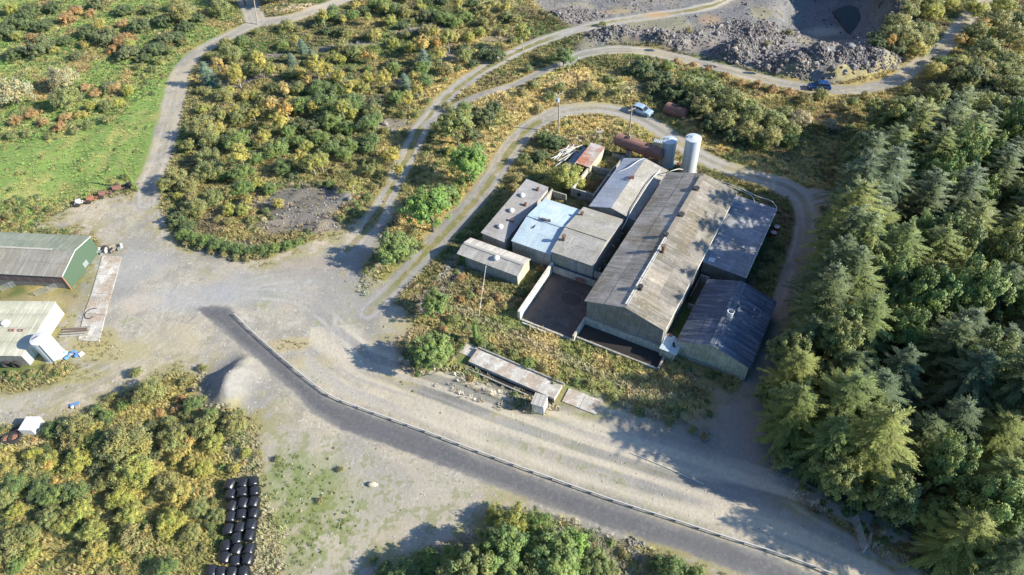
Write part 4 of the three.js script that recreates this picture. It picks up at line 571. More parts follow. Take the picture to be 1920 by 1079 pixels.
{ // corrugated and timber wreckage by the rusty shed
  const p = uv(34, -20.4), t = thing('timber_wreckage', 'collapsed lean-to of white and orange timbers beside the rusty tin shed', 'wreckage', p, FARM); for (let k = 0; k < 22; k++) part('timber', bx(rr(1.2, 3), .08, .14, rr(-1.3, 1.2), rr(.4, 1.5), rr(-2.6, 2.4), rr(.9, 1.7)).rotateZ(rr(-.05, .05)), pick([M.whitePaint, M.pipe, M.domes]), t); part('sheet', wbx(1.0, .05, 3.6, -1.8, .9, .8).rotateZ(.5), M.terracotta, t); part('sheet', bx(1.3, .05, 4, 1.6, .8, .2).rotateZ(-.2), leanTones[1], t); part('brick_stub', bx(.5, .5, .5, -2, .25, 3.2), M.terracotta, t); }
for (const [px, py, n, label, sp] of [[1150, 345, 14, 'broken boards and blocks inside the yard behind the half metal roof', 1.3], [1172, 262, 10, 'loose blocks and scrap beneath the raised rusty tank', 1.6], [1268, 306, 9, 'bricks and red scrap between the two silos', 1.0], [1070, 268, 12, 'fallen timbers in the grass behind the rusty tin shed', 1.8]]) junk('scrap_pile', label, px, py, Array.from({ length: n }, () => ['scrap_piece', bx(rr(.3, 1.5), rr(.08, .3), rr(.15, .5), rr(-sp, sp), rr(.08, .35), rr(-sp, sp), rr(0, 3)), pick([M.conc, M.wood, M.woodDark, M.concPale, M.terracotta, M.rust, M.pipe])]));
// water in the quarry
{ const pts = [[1560, 24], [1590, 12], [1612, 20], [1630, 40], [1634, 56], [1606, 70], [1588, 62], [1576, 44]].map(([a, b]) => g(a, b, -3)); const c = pts.reduce((s, p) => [s[0] + p[0] / pts.length, s[1] + p[2] / pts.length], [0, 0]); const sh = new THREE.Shape(new THREE.SplineCurve(pts.concat([pts[0]]).map((p) => new THREE.Vector2(p[0] - c[0], -(p[2] - c[1])))).getPoints(60)); const w = part('water', new THREE.ShapeGeometry(sh).rotateX(-Math.PI / 2), new THREE.MeshPhysicalMaterial({ color: C(.012, .0105, .007), roughness: .3, specularIntensity: .12 })); w.position.set(c[0], -2.7, c[1]); w.userData.kind = 'structure'; }

// ---------- plants ----------
const spotAt = (x, z) => { const tl = tileSpots.get(Math.floor(x / 8) * 1000 + Math.floor(z / 8)); if (!tl) return 0; let k = 0; for (const s of tl) if (s.c[0] < .3 && Math.abs(s.c[0] - s.c[2]) < .06) k = Math.max(k, sstep(1.1, .7, Math.hypot((x - s.x) / s.a, (z - s.z) / s.b))); return k; };
class Leaves {
  constructor() { this.p = []; this.n = []; this.c = []; this.i = []; }
  // a leaf-shaped face: centre, direction it points, face normal, length, width, shading normal, tint
  leaf(x, y, z, d, n, L, W, sn, t, t2) {
    if (n[0] * sn[0] + n[1] * sn[1] + n[2] * sn[2] < 0) n = [-n[0], -n[1], -n[2]];
    sn = nrm3([n[0] * .6 + sn[0] * .4, n[1] * .6 + sn[1] * .4, n[2] * .6 + sn[2] * .4]);
    const b = [n[1] * d[2] - n[2] * d[1], n[2] * d[0] - n[0] * d[2], n[0] * d[1] - n[1] * d[0]], k = this.p.length / 3, l = L / 2, w = W / 2;
    this.p.push(x - d[0] * l, y - d[1] * l, z - d[2] * l, x + b[0] * w, y + b[1] * w, z + b[2] * w, x + d[0] * l, y + d[1] * l, z + d[2] * l, x - b[0] * w, y - b[1] * w, z - b[2] * w);
    for (let e = 0; e < 4; e++) { this.n.push(...sn); const q = e === 2 && t2 ? t2 : t; this.c.push(q[0], q[1], q[2]); }
    this.i.push(k, k + 2, k + 1, k, k + 3, k + 2);
  }
  build() { const g2 = new THREE.BufferGeometry(); g2.setAttribute('position', new THREE.Float32BufferAttribute(this.p, 3)); g2.setAttribute('normal', new THREE.Float32BufferAttribute(this.n, 3)); g2.setAttribute('color', new THREE.Float32BufferAttribute(this.c, 3)); g2.setIndex(this.i); return g2; }
}
const unit = () => { const z = rr(-1, 1), a = rr(0, 6.2832), r = Math.sqrt(1 - z * z); return [r * Math.cos(a), z, r * Math.sin(a)]; };
const nrm3 = (v) => { const l = Math.hypot(...v) || 1; return [v[0] / l, v[1] / l, v[2] / l]; };
const perp = (n) => { const u = unit(), d = u[0] * n[0] + u[1] * n[1] + u[2] * n[2]; return nrm3([u[0] - d * n[0], u[1] - d * n[1], u[2] - d * n[2]]); };
// a broadleaf crown of leaf clumps: R radius, ry half height, cy its centre, leaf size in metres
function crown({ R, ry, cy, n, leaf, clump = .34, per = 60, tint = .3, up = 0, open = 0, hueR = .12 }) {
  const Lv = new Leaves(), lop = [rr(0, 6.28), rr(0, 6.28)];
  for (let k = 0; k < n; k++) {
    let u = unit(); if (u[1] < -.35) u[1] *= -.6; u = nrm3(u);
    const lobe = 1 + .2 * Math.sin(3 * Math.atan2(u[2], u[0]) + lop[0]) * (1 - Math.abs(u[1])) + .12 * Math.sin(5 * Math.atan2(u[2], u[0]) + lop[1]);
    const f = lobe * Math.pow(rr(.16, 1), .5) * (1 - open * rnd() * .4), c = [u[0] * R * f, cy + u[1] * ry * f, u[2] * R * f], cr = R * clump * rr(.55, 1.1);
    const tk = 1 + rr(-tint, tint), hu = rr(-hueR, hueR), t = [tk * (1 + hu), tk, tk * (1 - hu)];
    const m = Math.round(per * rr(.6, 1.2));
    for (let q = 0; q < m; q++) {
      const v = unit(), e = cr * Math.pow(rnd(), .45), x = c[0] + v[0] * e, y = c[1] + v[1] * e * .85 + up * e * .3, z = c[2] + v[2] * e; if (y < .05) continue;
      const out = nrm3([x - 0, (y - cy) * R / ry + .25 * R, z]), sn = nrm3([v[0] * .75 + out[0] * .7, v[1] * .75 + out[1] * .7 + .2, v[2] * .75 + out[2] * .7]);
      const fn = nrm3([sn[0] + rr(-.8, .8), sn[1] + rr(-.6, .8), sn[2] + rr(-.8, .8)]); let d = perp(fn); if (up) d = nrm3([d[0] + u[0] * up, d[1] + up, d[2] + u[2] * up]);
      const s = leaf * rr(.7, 1.35), j = rr(.82, 1.18);
      Lv.leaf(x, y, z, d, fn, s * 1.5, s * .85, sn, [t[0] * j, t[1] * j, t[2] * j]);
    }
  }
  return Lv.build();
}
// a conifer: whorls of drooping boughs with sprays on both sides
function conifer({ h, R, whorls, per, spray, droop = .35, tip = 1.5, irregular = .25, shape = .6 }) {
  const Lv = new Leaves();
  for (let w = 0; w < whorls; w++) {
    const f = w / (whorls - 1), y0 = h * (.14 + .84 * Math.pow(f, .9)), r = R * Math.pow(1 - f, shape) * (.8 + .4 * rnd()) + .18, nb = Math.max(4, Math.round(per * (1 - .45 * f))), a0 = rr(0, 6.28);
    for (let b = 0; b < nb; b++) {
      const a = a0 + b * 6.2832 / nb + rr(-.25, .25), L = r * rr(1 - irregular, 1 + irregular), ca = Math.cos(a), sa = Math.sin(a), tk = rr(.72, 1.2), n = Math.max(5, Math.round(L / (spray * .42)));
      const yy = y0 + rr(-.2, .2), lift = rr(-.1, .25) + .25 * f;
      for (let q = 0; q <= n; q++) {
        const s = .12 + .88 * q / n, x = ca * L * s, z = sa * L * s, y = yy + L * (lift * s - droop * s * s * (1 - f * .6)), slope = lift - 2 * droop * s * (1 - f * .6);
        const bd = nrm3([ca, slope, sa]), len = spray * (1.25 - .55 * s) * rr(.8, 1.25), young = Math.pow(s, 2.2);
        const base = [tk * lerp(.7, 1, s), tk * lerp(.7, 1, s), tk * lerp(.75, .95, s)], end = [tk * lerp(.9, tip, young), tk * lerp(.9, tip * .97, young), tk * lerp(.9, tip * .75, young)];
        for (const sd of q === n ? [0] : [-1, 1]) {
          const ang = sd * rr(.7, 1.05), cx = Math.cos(ang), sx = Math.sin(ang), d = nrm3([bd[0] * cx - sa * sx, bd[1] * cx - rr(.05, .35) * Math.abs(sx), bd[2] * cx + ca * sx]);
          const sn = nrm3([ca * .55 + rr(-.3, .3), .75, sa * .55 + rr(-.3, .3)]), fn = nrm3([-d[0] * d[1] + rr(-.35, .35), 1, -d[2] * d[1] + rr(-.35, .35)]);
          Lv.leaf(x + d[0] * len * .6, y + d[1] * len * .6, z + d[2] * len * .6, d, fn, len * 1.5, len * .36, sn, base, end);
        }
      }
    }
  }
  for (let k = 0; k < 10; k++) { const a = rr(0, 6.28); Lv.leaf(Math.cos(a) * .12, h * .98 + rr(0, .35), Math.sin(a) * .12, nrm3([Math.cos(a) * .4, 1, Math.sin(a) * .4]), nrm3([Math.cos(a), .2, Math.sin(a)]), .6, .2, nrm3([Math.cos(a), .8, Math.sin(a)]), [1, 1, 1], [tip, tip, tip * .8]); }
  return Lv.build();
}
function trunkGeo(h, r, limbs, spread) { const a = [rod([0, -.4, 0], [rr(-.1, .1) * h * .3, h, rr(-.1, .1) * h * .3], r, 7, r * .45)]; for (let k = 0; k < limbs; k++) { const y = h * rr(.35, .9), an = k * 2.4 + rr(0, .5); a.push(rod([0, y, 0], [Math.cos(an) * spread * rr(.6, 1), y + spread * rr(.6, 1.1), Math.sin(an) * spread * rr(.6, 1)], r * .45, 5, r * .15)); } return mergeGeometries(a); }
const LEAF = 1.75;
const bark = std(C(.12, .1, .08), .95), barkPale = std(C(.36, .33, .3), .9);
const leafMat = (r, g2, b) => new THREE.MeshPhysicalMaterial({ color: C(r * LEAF, g2 * LEAF, b * LEAF), roughness: .9, transmission: .35, thickness: 0, vertexColors: true, side: THREE.DoubleSide });
const SETS = {   // geometry in metres; each set: base radius, crown centre height, variants
  scrub: { R: 1.25, cy: .8, v: [0, 1, 2, 3].map(() => ({ leaf: crown({ R: 1.25, ry: 1.0, cy: .8, n: 32, leaf: .12, clump: .38, per: 64, up: .4 }), trunk: trunkGeo(.7, .07, 5, .7) })) },
  bush: { R: 2.5, cy: 1.7, v: [0, 1, 2, 3].map(() => ({ leaf: crown({ R: 2.5, ry: 1.95, cy: 1.7, n: 90, leaf: .15, clump: .25, per: 80, up: .5, tint: .26 }), trunk: trunkGeo(1.5, .14, 6, 1.3) })) },
  gorse: { R: 2.0, cy: 1.0, v: [0, 1, 2].map(() => ({ leaf: crown({ R: 2.0, ry: 1.3, cy: 1.0, n: 90, leaf: .14, clump: .2, per: 64, tint: .38 }), trunk: trunkGeo(.8, .09, 6, 1) })) },
  tree: { R: 3.4, cy: 4.0, v: [0, 1, 2].map(() => ({ leaf: crown({ R: 3.4, ry: 3.0, cy: 4.0, n: 170, leaf: .19, clump: .19, per: 84, tint: .28 }), trunk: trunkGeo(3.6, .24, 8, 1.9) })) },
  birch: { R: 1.5, cy: 2.7, v: [0, 1, 2].map(() => ({ leaf: crown({ R: 1.5, ry: 2.2, cy: 2.7, n: 56, leaf: .12, clump: .3, per: 72, up: .25, open: .3 }), trunk: trunkGeo(3.2, .09, 6, .9) })) },
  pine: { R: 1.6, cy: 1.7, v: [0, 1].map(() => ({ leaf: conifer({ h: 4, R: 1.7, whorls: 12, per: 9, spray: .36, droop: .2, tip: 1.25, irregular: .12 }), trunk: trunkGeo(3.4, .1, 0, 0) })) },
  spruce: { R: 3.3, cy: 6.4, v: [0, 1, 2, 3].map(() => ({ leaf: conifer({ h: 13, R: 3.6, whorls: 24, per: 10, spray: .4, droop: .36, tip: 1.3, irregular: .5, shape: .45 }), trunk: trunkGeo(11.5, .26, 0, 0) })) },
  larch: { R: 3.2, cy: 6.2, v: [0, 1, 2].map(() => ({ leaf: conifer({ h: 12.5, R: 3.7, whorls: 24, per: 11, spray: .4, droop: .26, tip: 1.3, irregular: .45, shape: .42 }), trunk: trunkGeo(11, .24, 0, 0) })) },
};
const KINDS = {   // set, leaf colours, words
  w: ['bush', [[.155, .16, .05], [.17, .165, .055], [.14, .155, .05]], 'grey-green willow bush', 'willow_bush', 'bush'],
  p: ['bush', [[.26, .23, .13], [.24, .22, .12]], 'pale buff thinning willow bush', 'willow_bush', 'bush'],
  g: ['bush', [[.1, .145, .035], [.12, .16, .04], [.09, .13, .038]], 'green leafy bush', 'leafy_bush', 'bush'],
  y: ['birch', [[.23, .205, .045], [.26, .222, .05], [.19, .19, .045]], 'golden yellow birch', 'birch_tree', 'tree'],
  o: ['birch', [[.32, .21, .06], [.3, .22, .07], [.28, .21, .075]], 'orange birch', 'birch_tree', 'tree'],
  l: ['bush', [[.22, .22, .045], [.2, .21, .05], [.25, .22, .06]], 'yellow-green bush', 'leafy_bush', 'bush'],
  d: ['gorse', [[.07, .095, .035], [.085, .1, .04], [.065, .09, .03]], 'dark green dense bush', 'gorse_bush', 'bush'],
  r: ['scrub', [[.24, .15, .06], [.27, .18, .08]], 'rusty brown bracken clump', 'bracken_clump', 'bush'],
  s: ['scrub', [[.15, .15, .05], [.18, .16, .06], [.12, .14, .045]], 'small olive bush', 'scrub_bush', 'bush'],
  k: ['pine', [[.1, .15, .1], [.085, .13, .085]], 'small blue-green spruce', 'young_spruce', 'conifer'],
  b: ['tree', [[.095, .17, .03], [.11, .18, .035]], 'bright green round tree', 'broadleaf_tree', 'tree'],
  t: ['tree', [[.12, .16, .045], [.11, .155, .04]], 'mid green leafy tree', 'broadleaf_tree', 'tree'],
  W: ['tree', [[.125, .145, .045], [.14, .155, .045], [.105, .13, .04]], 'big grey-green willow tree', 'willow_tree', 'tree'],
  S: ['spruce', [[.065, .09, .03], [.078, .102, .034], [.062, .09, .04]], 'tall dark green spruce', 'spruce_tree', 'conifer'],
  L: ['larch', [[.12, .145, .032], [.145, .16, .036], [.1, .13, .032]], 'tall yellow-green conifer', 'larch_tree', 'conifer'],
};
const MATS = {}; for (const k in KINDS) MATS[k] = KINDS[k][1].map((c) => leafMat(...c));
const protos = {}, plants = [];
function plant(kind, x, z, r, opt = {}) {
  const [set, , words, name, cat] = KINDS[kind], S = SETS[set], vi = Math.floor(rnd() * S.v.length), mi = Math.floor(rnd() * MATS[kind].length), key = kind + vi + '_' + mi;
  let o; if (!protos[key]) { o = new THREE.Group(); const tr = part('trunk', S.v[vi].trunk, kind === 'y' || kind === 'o' ? barkPale : bark, o); part('crown', S.v[vi].leaf, MATS[kind][mi], o); protos[key] = o; } else o = protos[key].clone();
  o.name = numbered(name); const s = r / S.R; o.scale.set(s * rr(.95, 1.05), s * (opt.sy || 1) * rr(.92, 1.08), s * rr(.95, 1.05)); o.position.set(x, H(x, z) - .05, z); o.rotation.set(rr(-.05, .05), rr(0, 6.28), rr(-.05, .05));
  scene.add(o); plants.push({ o, kind, words, cat, r, x, z, px: toPx(x, S.cy * s, z) }); return o;
}
// a plant whose crown the photograph shows at (px, py) with a radius of rpx pixels
function seen(kind, px, py, rpx, opt) {
  const S = SETS[KINDS[kind][0]]; let p = g(px, py, 1), r = rpx * toPx(p[0], 1, p[2])[2] / FPX; p = g(px, py, S.cy * r / S.R + H(p[0], p[2])); return plant(kind, p[0], p[2], r, opt);
}
const put = (kind, list) => list.forEach((a) => seen(kind, a[0], a[1], a[2], a[3] ? { sy: a[3] } : undefined));
// scrub between the upper left track and the middle track
put('w', [[430, 104, 22], [420, 180, 18], [450, 220, 20], [380, 240, 28], [395, 265, 22], [355, 275, 16], [388, 300, 24], [392, 325, 26], [330, 335, 24], [352, 352, 20], [310, 350, 18], [430, 362, 18], [400, 372, 20], [366, 392, 22], [640, 85, 14], [663, 96, 17], [700, 212, 18], [870, 106, 16], [905, 30, 10], [760, 22, 14], [705, 308, 16], [690, 322, 14], [950, 26, 11], [965, 34, 12], [590, 160, 14], [735, 205, 12], [718, 330, 10]]);
put('y', [[440, 206, 11], [415, 218, 11], [475, 216, 10], [488, 124, 17], [508, 132, 12], [525, 226, 16], [593, 128, 18], [612, 132, 12], [635, 142, 13], [690, 152, 13], [720, 150, 14], [640, 206, 16], [553, 75, 8], [580, 72, 7], [627, 104, 9], [450, 294, 20], [494, 256, 13], [565, 300, 14], [585, 306, 16], [600, 302, 15], [660, 346, 11], [738, 296, 14], [745, 320, 11], [860, 14, 11, 1.3], [840, 76, 13], [825, 100, 12], [815, 56, 10], [690, 34, 9], [980, 66, 16], [655, 155, 20, .6], [680, 168, 12]]);
put('o', [[408, 122, 11], [425, 135, 12], [510, 198, 14], [536, 204, 13], [533, 174, 13], [578, 150, 9], [700, 110, 8], [790, 84, 15], [820, 84, 10], [487, 374, 6], [485, 264, 9], [683, 94, 8], [780, 166, 10], [690, 158, 9]]);
put('g', [[565, 196, 22], [600, 168, 22], [640, 178, 22], [612, 198, 26], [660, 196, 23], [560, 268, 15], [445, 268, 26], [456, 326, 24], [455, 354, 20], [515, 284, 24], [530, 314, 20], [505, 356, 14], [620, 228, 22], [650, 240, 17], [690, 234, 20], [655, 270, 14], [697, 264, 16], [702, 224, 17], [600, 258, 18], [622, 280, 18], [645, 290, 16], [662, 278, 13], [530, 86, 12], [600, 38, 12], [620, 30, 12], [660, 30, 14], [720, 12, 16], [700, 10, 13], [740, 20, 15], [830, 36, 17], [870, 30, 14], [852, 42, 14], [790, 130, 18], [738, 130, 15], [620, 345, 10], [540, 250, 16], [480, 300, 16], [420, 330, 14]]);
put('d', [[580, 86, 10], [640, 36, 15], [682, 20, 14], [640, 60, 14], [590, 45, 12], [800, 30, 18], [870, 92, 14], [930, 106, 20], [908, 100, 16], [735, 122, 14], [580, 240, 20], [510, 165, 14], [330, 412, 20], [352, 425, 16], [560, 235, 16], [680, 200, 14], [612, 60, 11], [700, 60, 11], [755, 50, 12], [888, 120, 12]]);
put('k', [[390, 146, 16, 1.3], [567, 92, 11], [586, 104, 10], [795, 112, 14], [545, 108, 10], [760, 160, 13, 1.1], [640, 150, 10]]);
put('l', [[400, 250, 14], [505, 215, 14], [660, 215, 15], [545, 190, 14], [590, 255, 14], [690, 305, 12], [725, 290, 13], [480, 345, 14], [465, 375, 13], [520, 383, 12], [455, 395, 14], [430, 395, 14], [440, 150, 12], [460, 130, 12], [640, 112, 11], [770, 90, 13], [850, 70, 13], [880, 70, 12], [900, 60, 12], [460, 180, 12], [480, 180, 12], [380, 205, 12], [410, 240, 14]]);
put('s', [[450, 120, 9], [470, 108, 8], [530, 60, 8], [560, 55, 8], [575, 118, 8], [610, 112, 8], [660, 130, 9], [705, 140, 9], [725, 170, 9], [745, 180, 8], [755, 215, 8], [720, 245, 9], [660, 310, 8], [630, 320, 8], [640, 360, 8], [600, 345, 8], [500, 395, 8], [470, 410, 9], [430, 415, 10], [410, 410, 10], [720, 345, 10], [700, 350, 10], [690, 370, 9], [670, 400, 9], [640, 410, 8], [760, 250, 9], [780, 215, 8], [800, 190, 8], [830, 150, 8], [860, 130, 8], [940, 60, 8], [960, 75, 8], [915, 55, 9], [770, 40, 8], [730, 80, 8], [715, 65, 8], [680, 70, 8], [590, 95, 7]]);
// green hedge at the foot of the scrub
put('g', [[344, 442, 14], [364, 448, 15], [385, 452, 15], [406, 458, 15], [428, 464, 15], [450, 468, 14], [472, 470, 13], [493, 470, 13], [515, 466, 13], [537, 462, 12], [558, 456, 11]]);
put('s', [[352, 456, 9], [376, 462, 9], [398, 470, 9], [420, 476, 9], [442, 482, 9], [465, 484, 9], [480, 480, 8], [505, 478, 8], [573, 452, 8]]);
// between the middle track and the inner track
seen('b', 880, 306, 36); seen('b', 806, 396, 42); put('t', [[836, 372, 26]]); put('W', [[855, 236, 36]]); put('t', [[740, 462, 34]]);
put('d', [[905, 222, 24], [925, 205, 18], [885, 255, 18], [1035, 266, 22], [1012, 292, 18], [1055, 270, 14], [990, 340, 12]]); put('g', [[1057, 110, 24], [722, 482, 20], [762, 478, 16], [870, 205, 16], [858, 350, 18], [1020, 262, 16]]); put('l', [[1060, 332, 30], [1085, 345, 16], [845, 285, 13], [860, 360, 12]]); put('s', [[692, 505, 14], [700, 485, 10], [835, 200, 10], [900, 300, 10], [985, 300, 14], [970, 335, 13], [960, 350, 10], [1000, 318, 12], [880, 440, 9], [790, 460, 12], [775, 440, 12], [760, 350, 10], [1010, 105, 9], [990, 130, 9], [1000, 160, 12], [980, 175, 12]]);
put('r', [[1110, 350, 10], [1100, 365, 9], [1125, 340, 9], [865, 520, 9], [900, 545, 9], [935, 555, 9], [970, 565, 8], [1015, 505, 9], [1025, 490, 8], [1000, 540, 8], [830, 620, 9], [815, 640, 9], [865, 560, 8]]); put('s', [[1112, 335, 10], [1130, 352, 8], [1005, 515, 9], [985, 545, 8], [945, 575, 9], [880, 555, 9], [915, 565, 8], [1250, 325, 7], [870, 640, 10], [905, 645, 10], [930, 660, 9], [960, 662, 9]]);
// in front of the sheds
put('t', [[818, 570, 28], [808, 664, 38]]); put('g', [[990, 682, 14], [900, 640, 11]]); put('s', [[1043, 715, 10], [850, 598, 10], [775, 660, 10], [1020, 690, 9], [1105, 720, 9], [1150, 745, 9], [1200, 770, 10], [1255, 790, 10], [1300, 805, 9], [1240, 700, 9], [1290, 690, 9], [1330, 700, 9], [1320, 820, 9], [1440, 480, 12], [1430, 520, 11], [1420, 450, 9], [1460, 460, 10]]);
{ const b = g(893, 640), o = thing('ivy_post', 'slim post wrapped in green ivy above the left end of the platform', 'post', b); part('post', rod([0, 0, 0], [0, 3.6, 0], .08), M.wood, o); const Lv = new Leaves(); for (let k = 0; k < 900; k++) { const a = rr(0, 6.28), y = rr(.1, 3.8), q = rr(.15, .42) * (1 - y / 9); const n = nrm3([Math.cos(a), rr(-.2, .6), Math.sin(a)]); Lv.leaf(Math.cos(a) * q, y, Math.sin(a) * q, perp(n), n, .22, .16, n, [rr(.8, 1.2), rr(.8, 1.2), 1]); } part('ivy', Lv.build(), leafMat(.07, .14, .025), o); }
{ const [t, dx, dz] = creeperPole, Lv = new Leaves(); for (let k = 0; k < 500; k++) { const f = Math.pow(rnd(), 1.4) * .75, a = rr(0, 6.28), q = rr(.05, .5) * (1 - f * .7), n = nrm3([Math.cos(a), rr(-.2, .6), Math.sin(a)]); Lv.leaf(dx * f + Math.cos(a) * q, 6.5 * f + .1, dz * f + Math.sin(a) * q, perp(n), n, .24, .16, n, [rr(.8, 1.2), rr(.8, 1.2), 1]); } part('creeper', Lv.build(), leafMat(.13, .17, .03), t); }
// hedge and willows behind the loop, right of the cars
put('d', [[1205, 132, 26], [1240, 150, 24], [1180, 136, 16], [1265, 175, 24], [1225, 165, 16], [1300, 195, 26], [1340, 225, 26], [1380, 250, 24]]);
put('w', [[1290, 165, 24], [1330, 178, 28], [1370, 195, 28], [1410, 215, 28], [1450, 232, 26], [1320, 205, 24], [1360, 225, 26], [1400, 245, 26], [1440, 260, 24], [1480, 245, 22], [1470, 215, 20]]); put('g', [[1310, 160, 18], [1350, 180, 20], [1400, 200, 20], [1440, 225, 20], [1480, 265, 18], [1420, 268, 16], [1250, 125, 14]]); put('p', [[1500, 225, 22], [1555, 235, 16]]); put('r', [[1390, 155, 9], [1420, 160, 10], [1450, 168, 10], [1480, 172, 10], [1300, 120, 8], [1330, 128, 8], [1360, 140, 8], [1270, 115, 8], [1560, 220, 9]]); put('s', [[1100, 160, 12], [1120, 175, 13], [1085, 175, 11], [1140, 150, 11], [1160, 165, 10], [1215, 185, 8], [1050, 165, 12], [1030, 180, 12], [1010, 205, 10], [1540, 178, 14], [1510, 185, 14]]);
// willows at the top of the wood and on the rise beyond
put('W', [[1635, 278, 40], [1690, 222, 42], [1742, 232, 44], [1790, 250, 42], [1600, 300, 26], [1655, 230, 30], [1720, 270, 34], [1850, 215, 40], [1895, 235, 40], [1640, 205, 22]]);
put('w', [[1690, 35, 26], [1730, 70, 26], [1700, 75, 26], [1670, 55, 20], [1742, 8, 22], [1700, 8, 24], [1740, 0, 24], [1830, 60, 26], [1870, 40, 26], [1900, 70, 28], [1850, 95, 26], [1890, 120, 28], [1800, 148, 20], [1835, 140, 22], [1760, 175, 22], [1900, 160, 26]]); put('l', [[1720, 95, 22], [1848, 118, 20], [1860, 70, 20], [1780, 5, 20], [1880, 10, 22], [1830, 20, 20], [1915, 100, 22]]); put('d', [[1650, 75, 22], [1640, 95, 16], [1680, 95, 18], [1715, 50, 18], [1900, 190, 26], [1840, 185, 22], [1800, 185, 20], [1870, 160, 20], [1910, 40, 24]]); put('o', [[1845, 50, 12], [1800, 75, 11], [1825, 85, 10], [1690, 25, 10]]);
put('s', [[1700, 165, 12], [1720, 180, 12], [1745, 165, 12], [1580, 200, 12], [1600, 190, 11], [1625, 180, 11], [1290, 60, 7], [1440, 80, 7], [1480, 60, 7], [1130, 45, 7]]);
// bushes in the upper left field
put('d', [[75, 90, 28], [195, 70, 24], [40, 40, 24], [80, 50, 20], [240, 100, 22], [160, 60, 18], [55, 22, 20], [260, 50, 20], [200, 165, 16], [310, 40, 18], [350, 50, 16], [290, 95, 20], [310, 75, 18], [230, 20, 18], [180, 10, 16], [120, 75, 14], [270, 110, 16], [100, 15, 18], [10, 60, 20], [25, 100, 18], [140, 105, 12], [330, 70, 16], [280, 20, 14], [370, 35, 14]]);
put('p', [[26, 182, 34], [118, 152, 28]]); put('w', [[122, 186, 26], [340, 30, 24], [412, 16, 22], [355, 20, 16], [330, 12, 16], [200, 200, 14]]);
put('r', [[125, 36, 14], [140, 22, 12], [225, 80, 14], [240, 72, 12], [120, 222, 12], [60, 215, 14], [30, 225, 12], [160, 165, 12], [180, 175, 12], [230, 45, 10], [210, 165, 12], [80, 230, 12], [110, 240, 12], [170, 25, 10], [60, 70, 10], [210, 95, 10]]); put('l', [[240, 85, 14], [185, 45, 14], [20, 20, 14], [30, 70, 12], [160, 85, 10], [100, 95, 10], [240, 170, 14], [170, 200, 12], [150, 215, 12], [220, 195, 12]]); put('s', [[300, 115, 10], [320, 95, 10], [345, 80, 10], [200, 225, 10], [165, 235, 10], [140, 245, 10], [95, 255, 9], [50, 250, 10], [20, 255, 10], [260, 125, 9], [285, 130, 9], [20, 380, 9], [40, 395, 9], [70, 390, 8], [15, 405, 9], [90, 392, 8], [235, 330, 8]]);
put('W', [[450, -20, 24], [500, -14, 20], [540, -22, 22]]);
// lower left scrub
put('w', [[145, 806, 30], [236, 832, 44], [64, 888, 26], [332, 822, 30], [282, 738, 28], [385, 802, 26], [440, 796, 26], [95, 972, 22], [55, 1002, 20], [312, 912, 22], [372, 956, 22], [406, 972, 18], [192, 906, 18], [10, 930, 24], [255, 700, 12]]);
put('l', [[252, 888, 36], [150, 862, 28], [92, 868, 22], [400, 832, 20], [382, 880, 18], [362, 872, 18], [122, 985, 20], [20, 890, 26], [8, 872, 20], [290, 880, 16], [210, 940, 14], [170, 980, 14], [30, 960, 16], [60, 1040, 16], [230, 1000, 12], [440, 880, 12], [460, 850, 12], [330, 860, 14], [310, 960, 12], [250, 945, 12]]);
put('g', [[104, 930, 26], [140, 930, 26], [30, 910, 28], [180, 830, 20], [96, 806, 18], [310, 1066, 22], [272, 986, 12], [360, 760, 18], [395, 780, 16], [230, 760, 12], [200, 780, 14], [180, 770, 12], [30, 1060, 18], [395, 986, 9]]); put('o', [[105, 905, 10], [90, 875, 10], [355, 830, 10]]);
put('d', [[104, 812, 14], [195, 790, 16], [285, 800, 16], [360, 800, 18], [290, 850, 14], [84, 842, 13], [180, 880, 16], [345, 775, 14]]); put('r', [[330, 770, 10], [180, 915, 9], [200, 930, 9], [300, 775, 9], [340, 748, 9]]); put('s', [[210, 745, 10], [240, 745, 10], [310, 730, 10], [345, 715, 10], [375, 750, 10], [410, 800, 9], [440, 830, 9], [230, 965, 9], [280, 940, 9], [300, 1000, 9], [340, 1010, 9], [200, 1020, 9], [160, 1030, 9], [120, 1050, 9], [90, 1060, 9], [260, 1050, 9], [230, 1070, 9], [350, 1050, 9], [380, 1030, 8], [400, 940, 8], [60, 700, 8], [90, 690, 8], [20, 700, 8], [380, 690, 9]]);
// trees along the bottom edge
put('l', [[962, 985, 36], [930, 968, 22]]); put('t', [[945, 1035, 52], [1040, 1050, 50]]); put('b', [[1062, 1040, 40]]); put('W', [[1118, 1062, 36], [880, 1085, 50], [985, 1090, 40]]); put('g', [[1010, 990, 34], [760, 1080, 34], [800, 1050, 24], [850, 1045, 26], [720, 1075, 22], [1260, 1070, 30], [1305, 1085, 24], [1230, 1060, 18]]); put('s', [[1170, 1040, 10], [1210, 1085, 10], [1150, 1075, 12], [700, 1050, 9], [640, 880, 7], [600, 940, 7], [520, 860, 7]]);

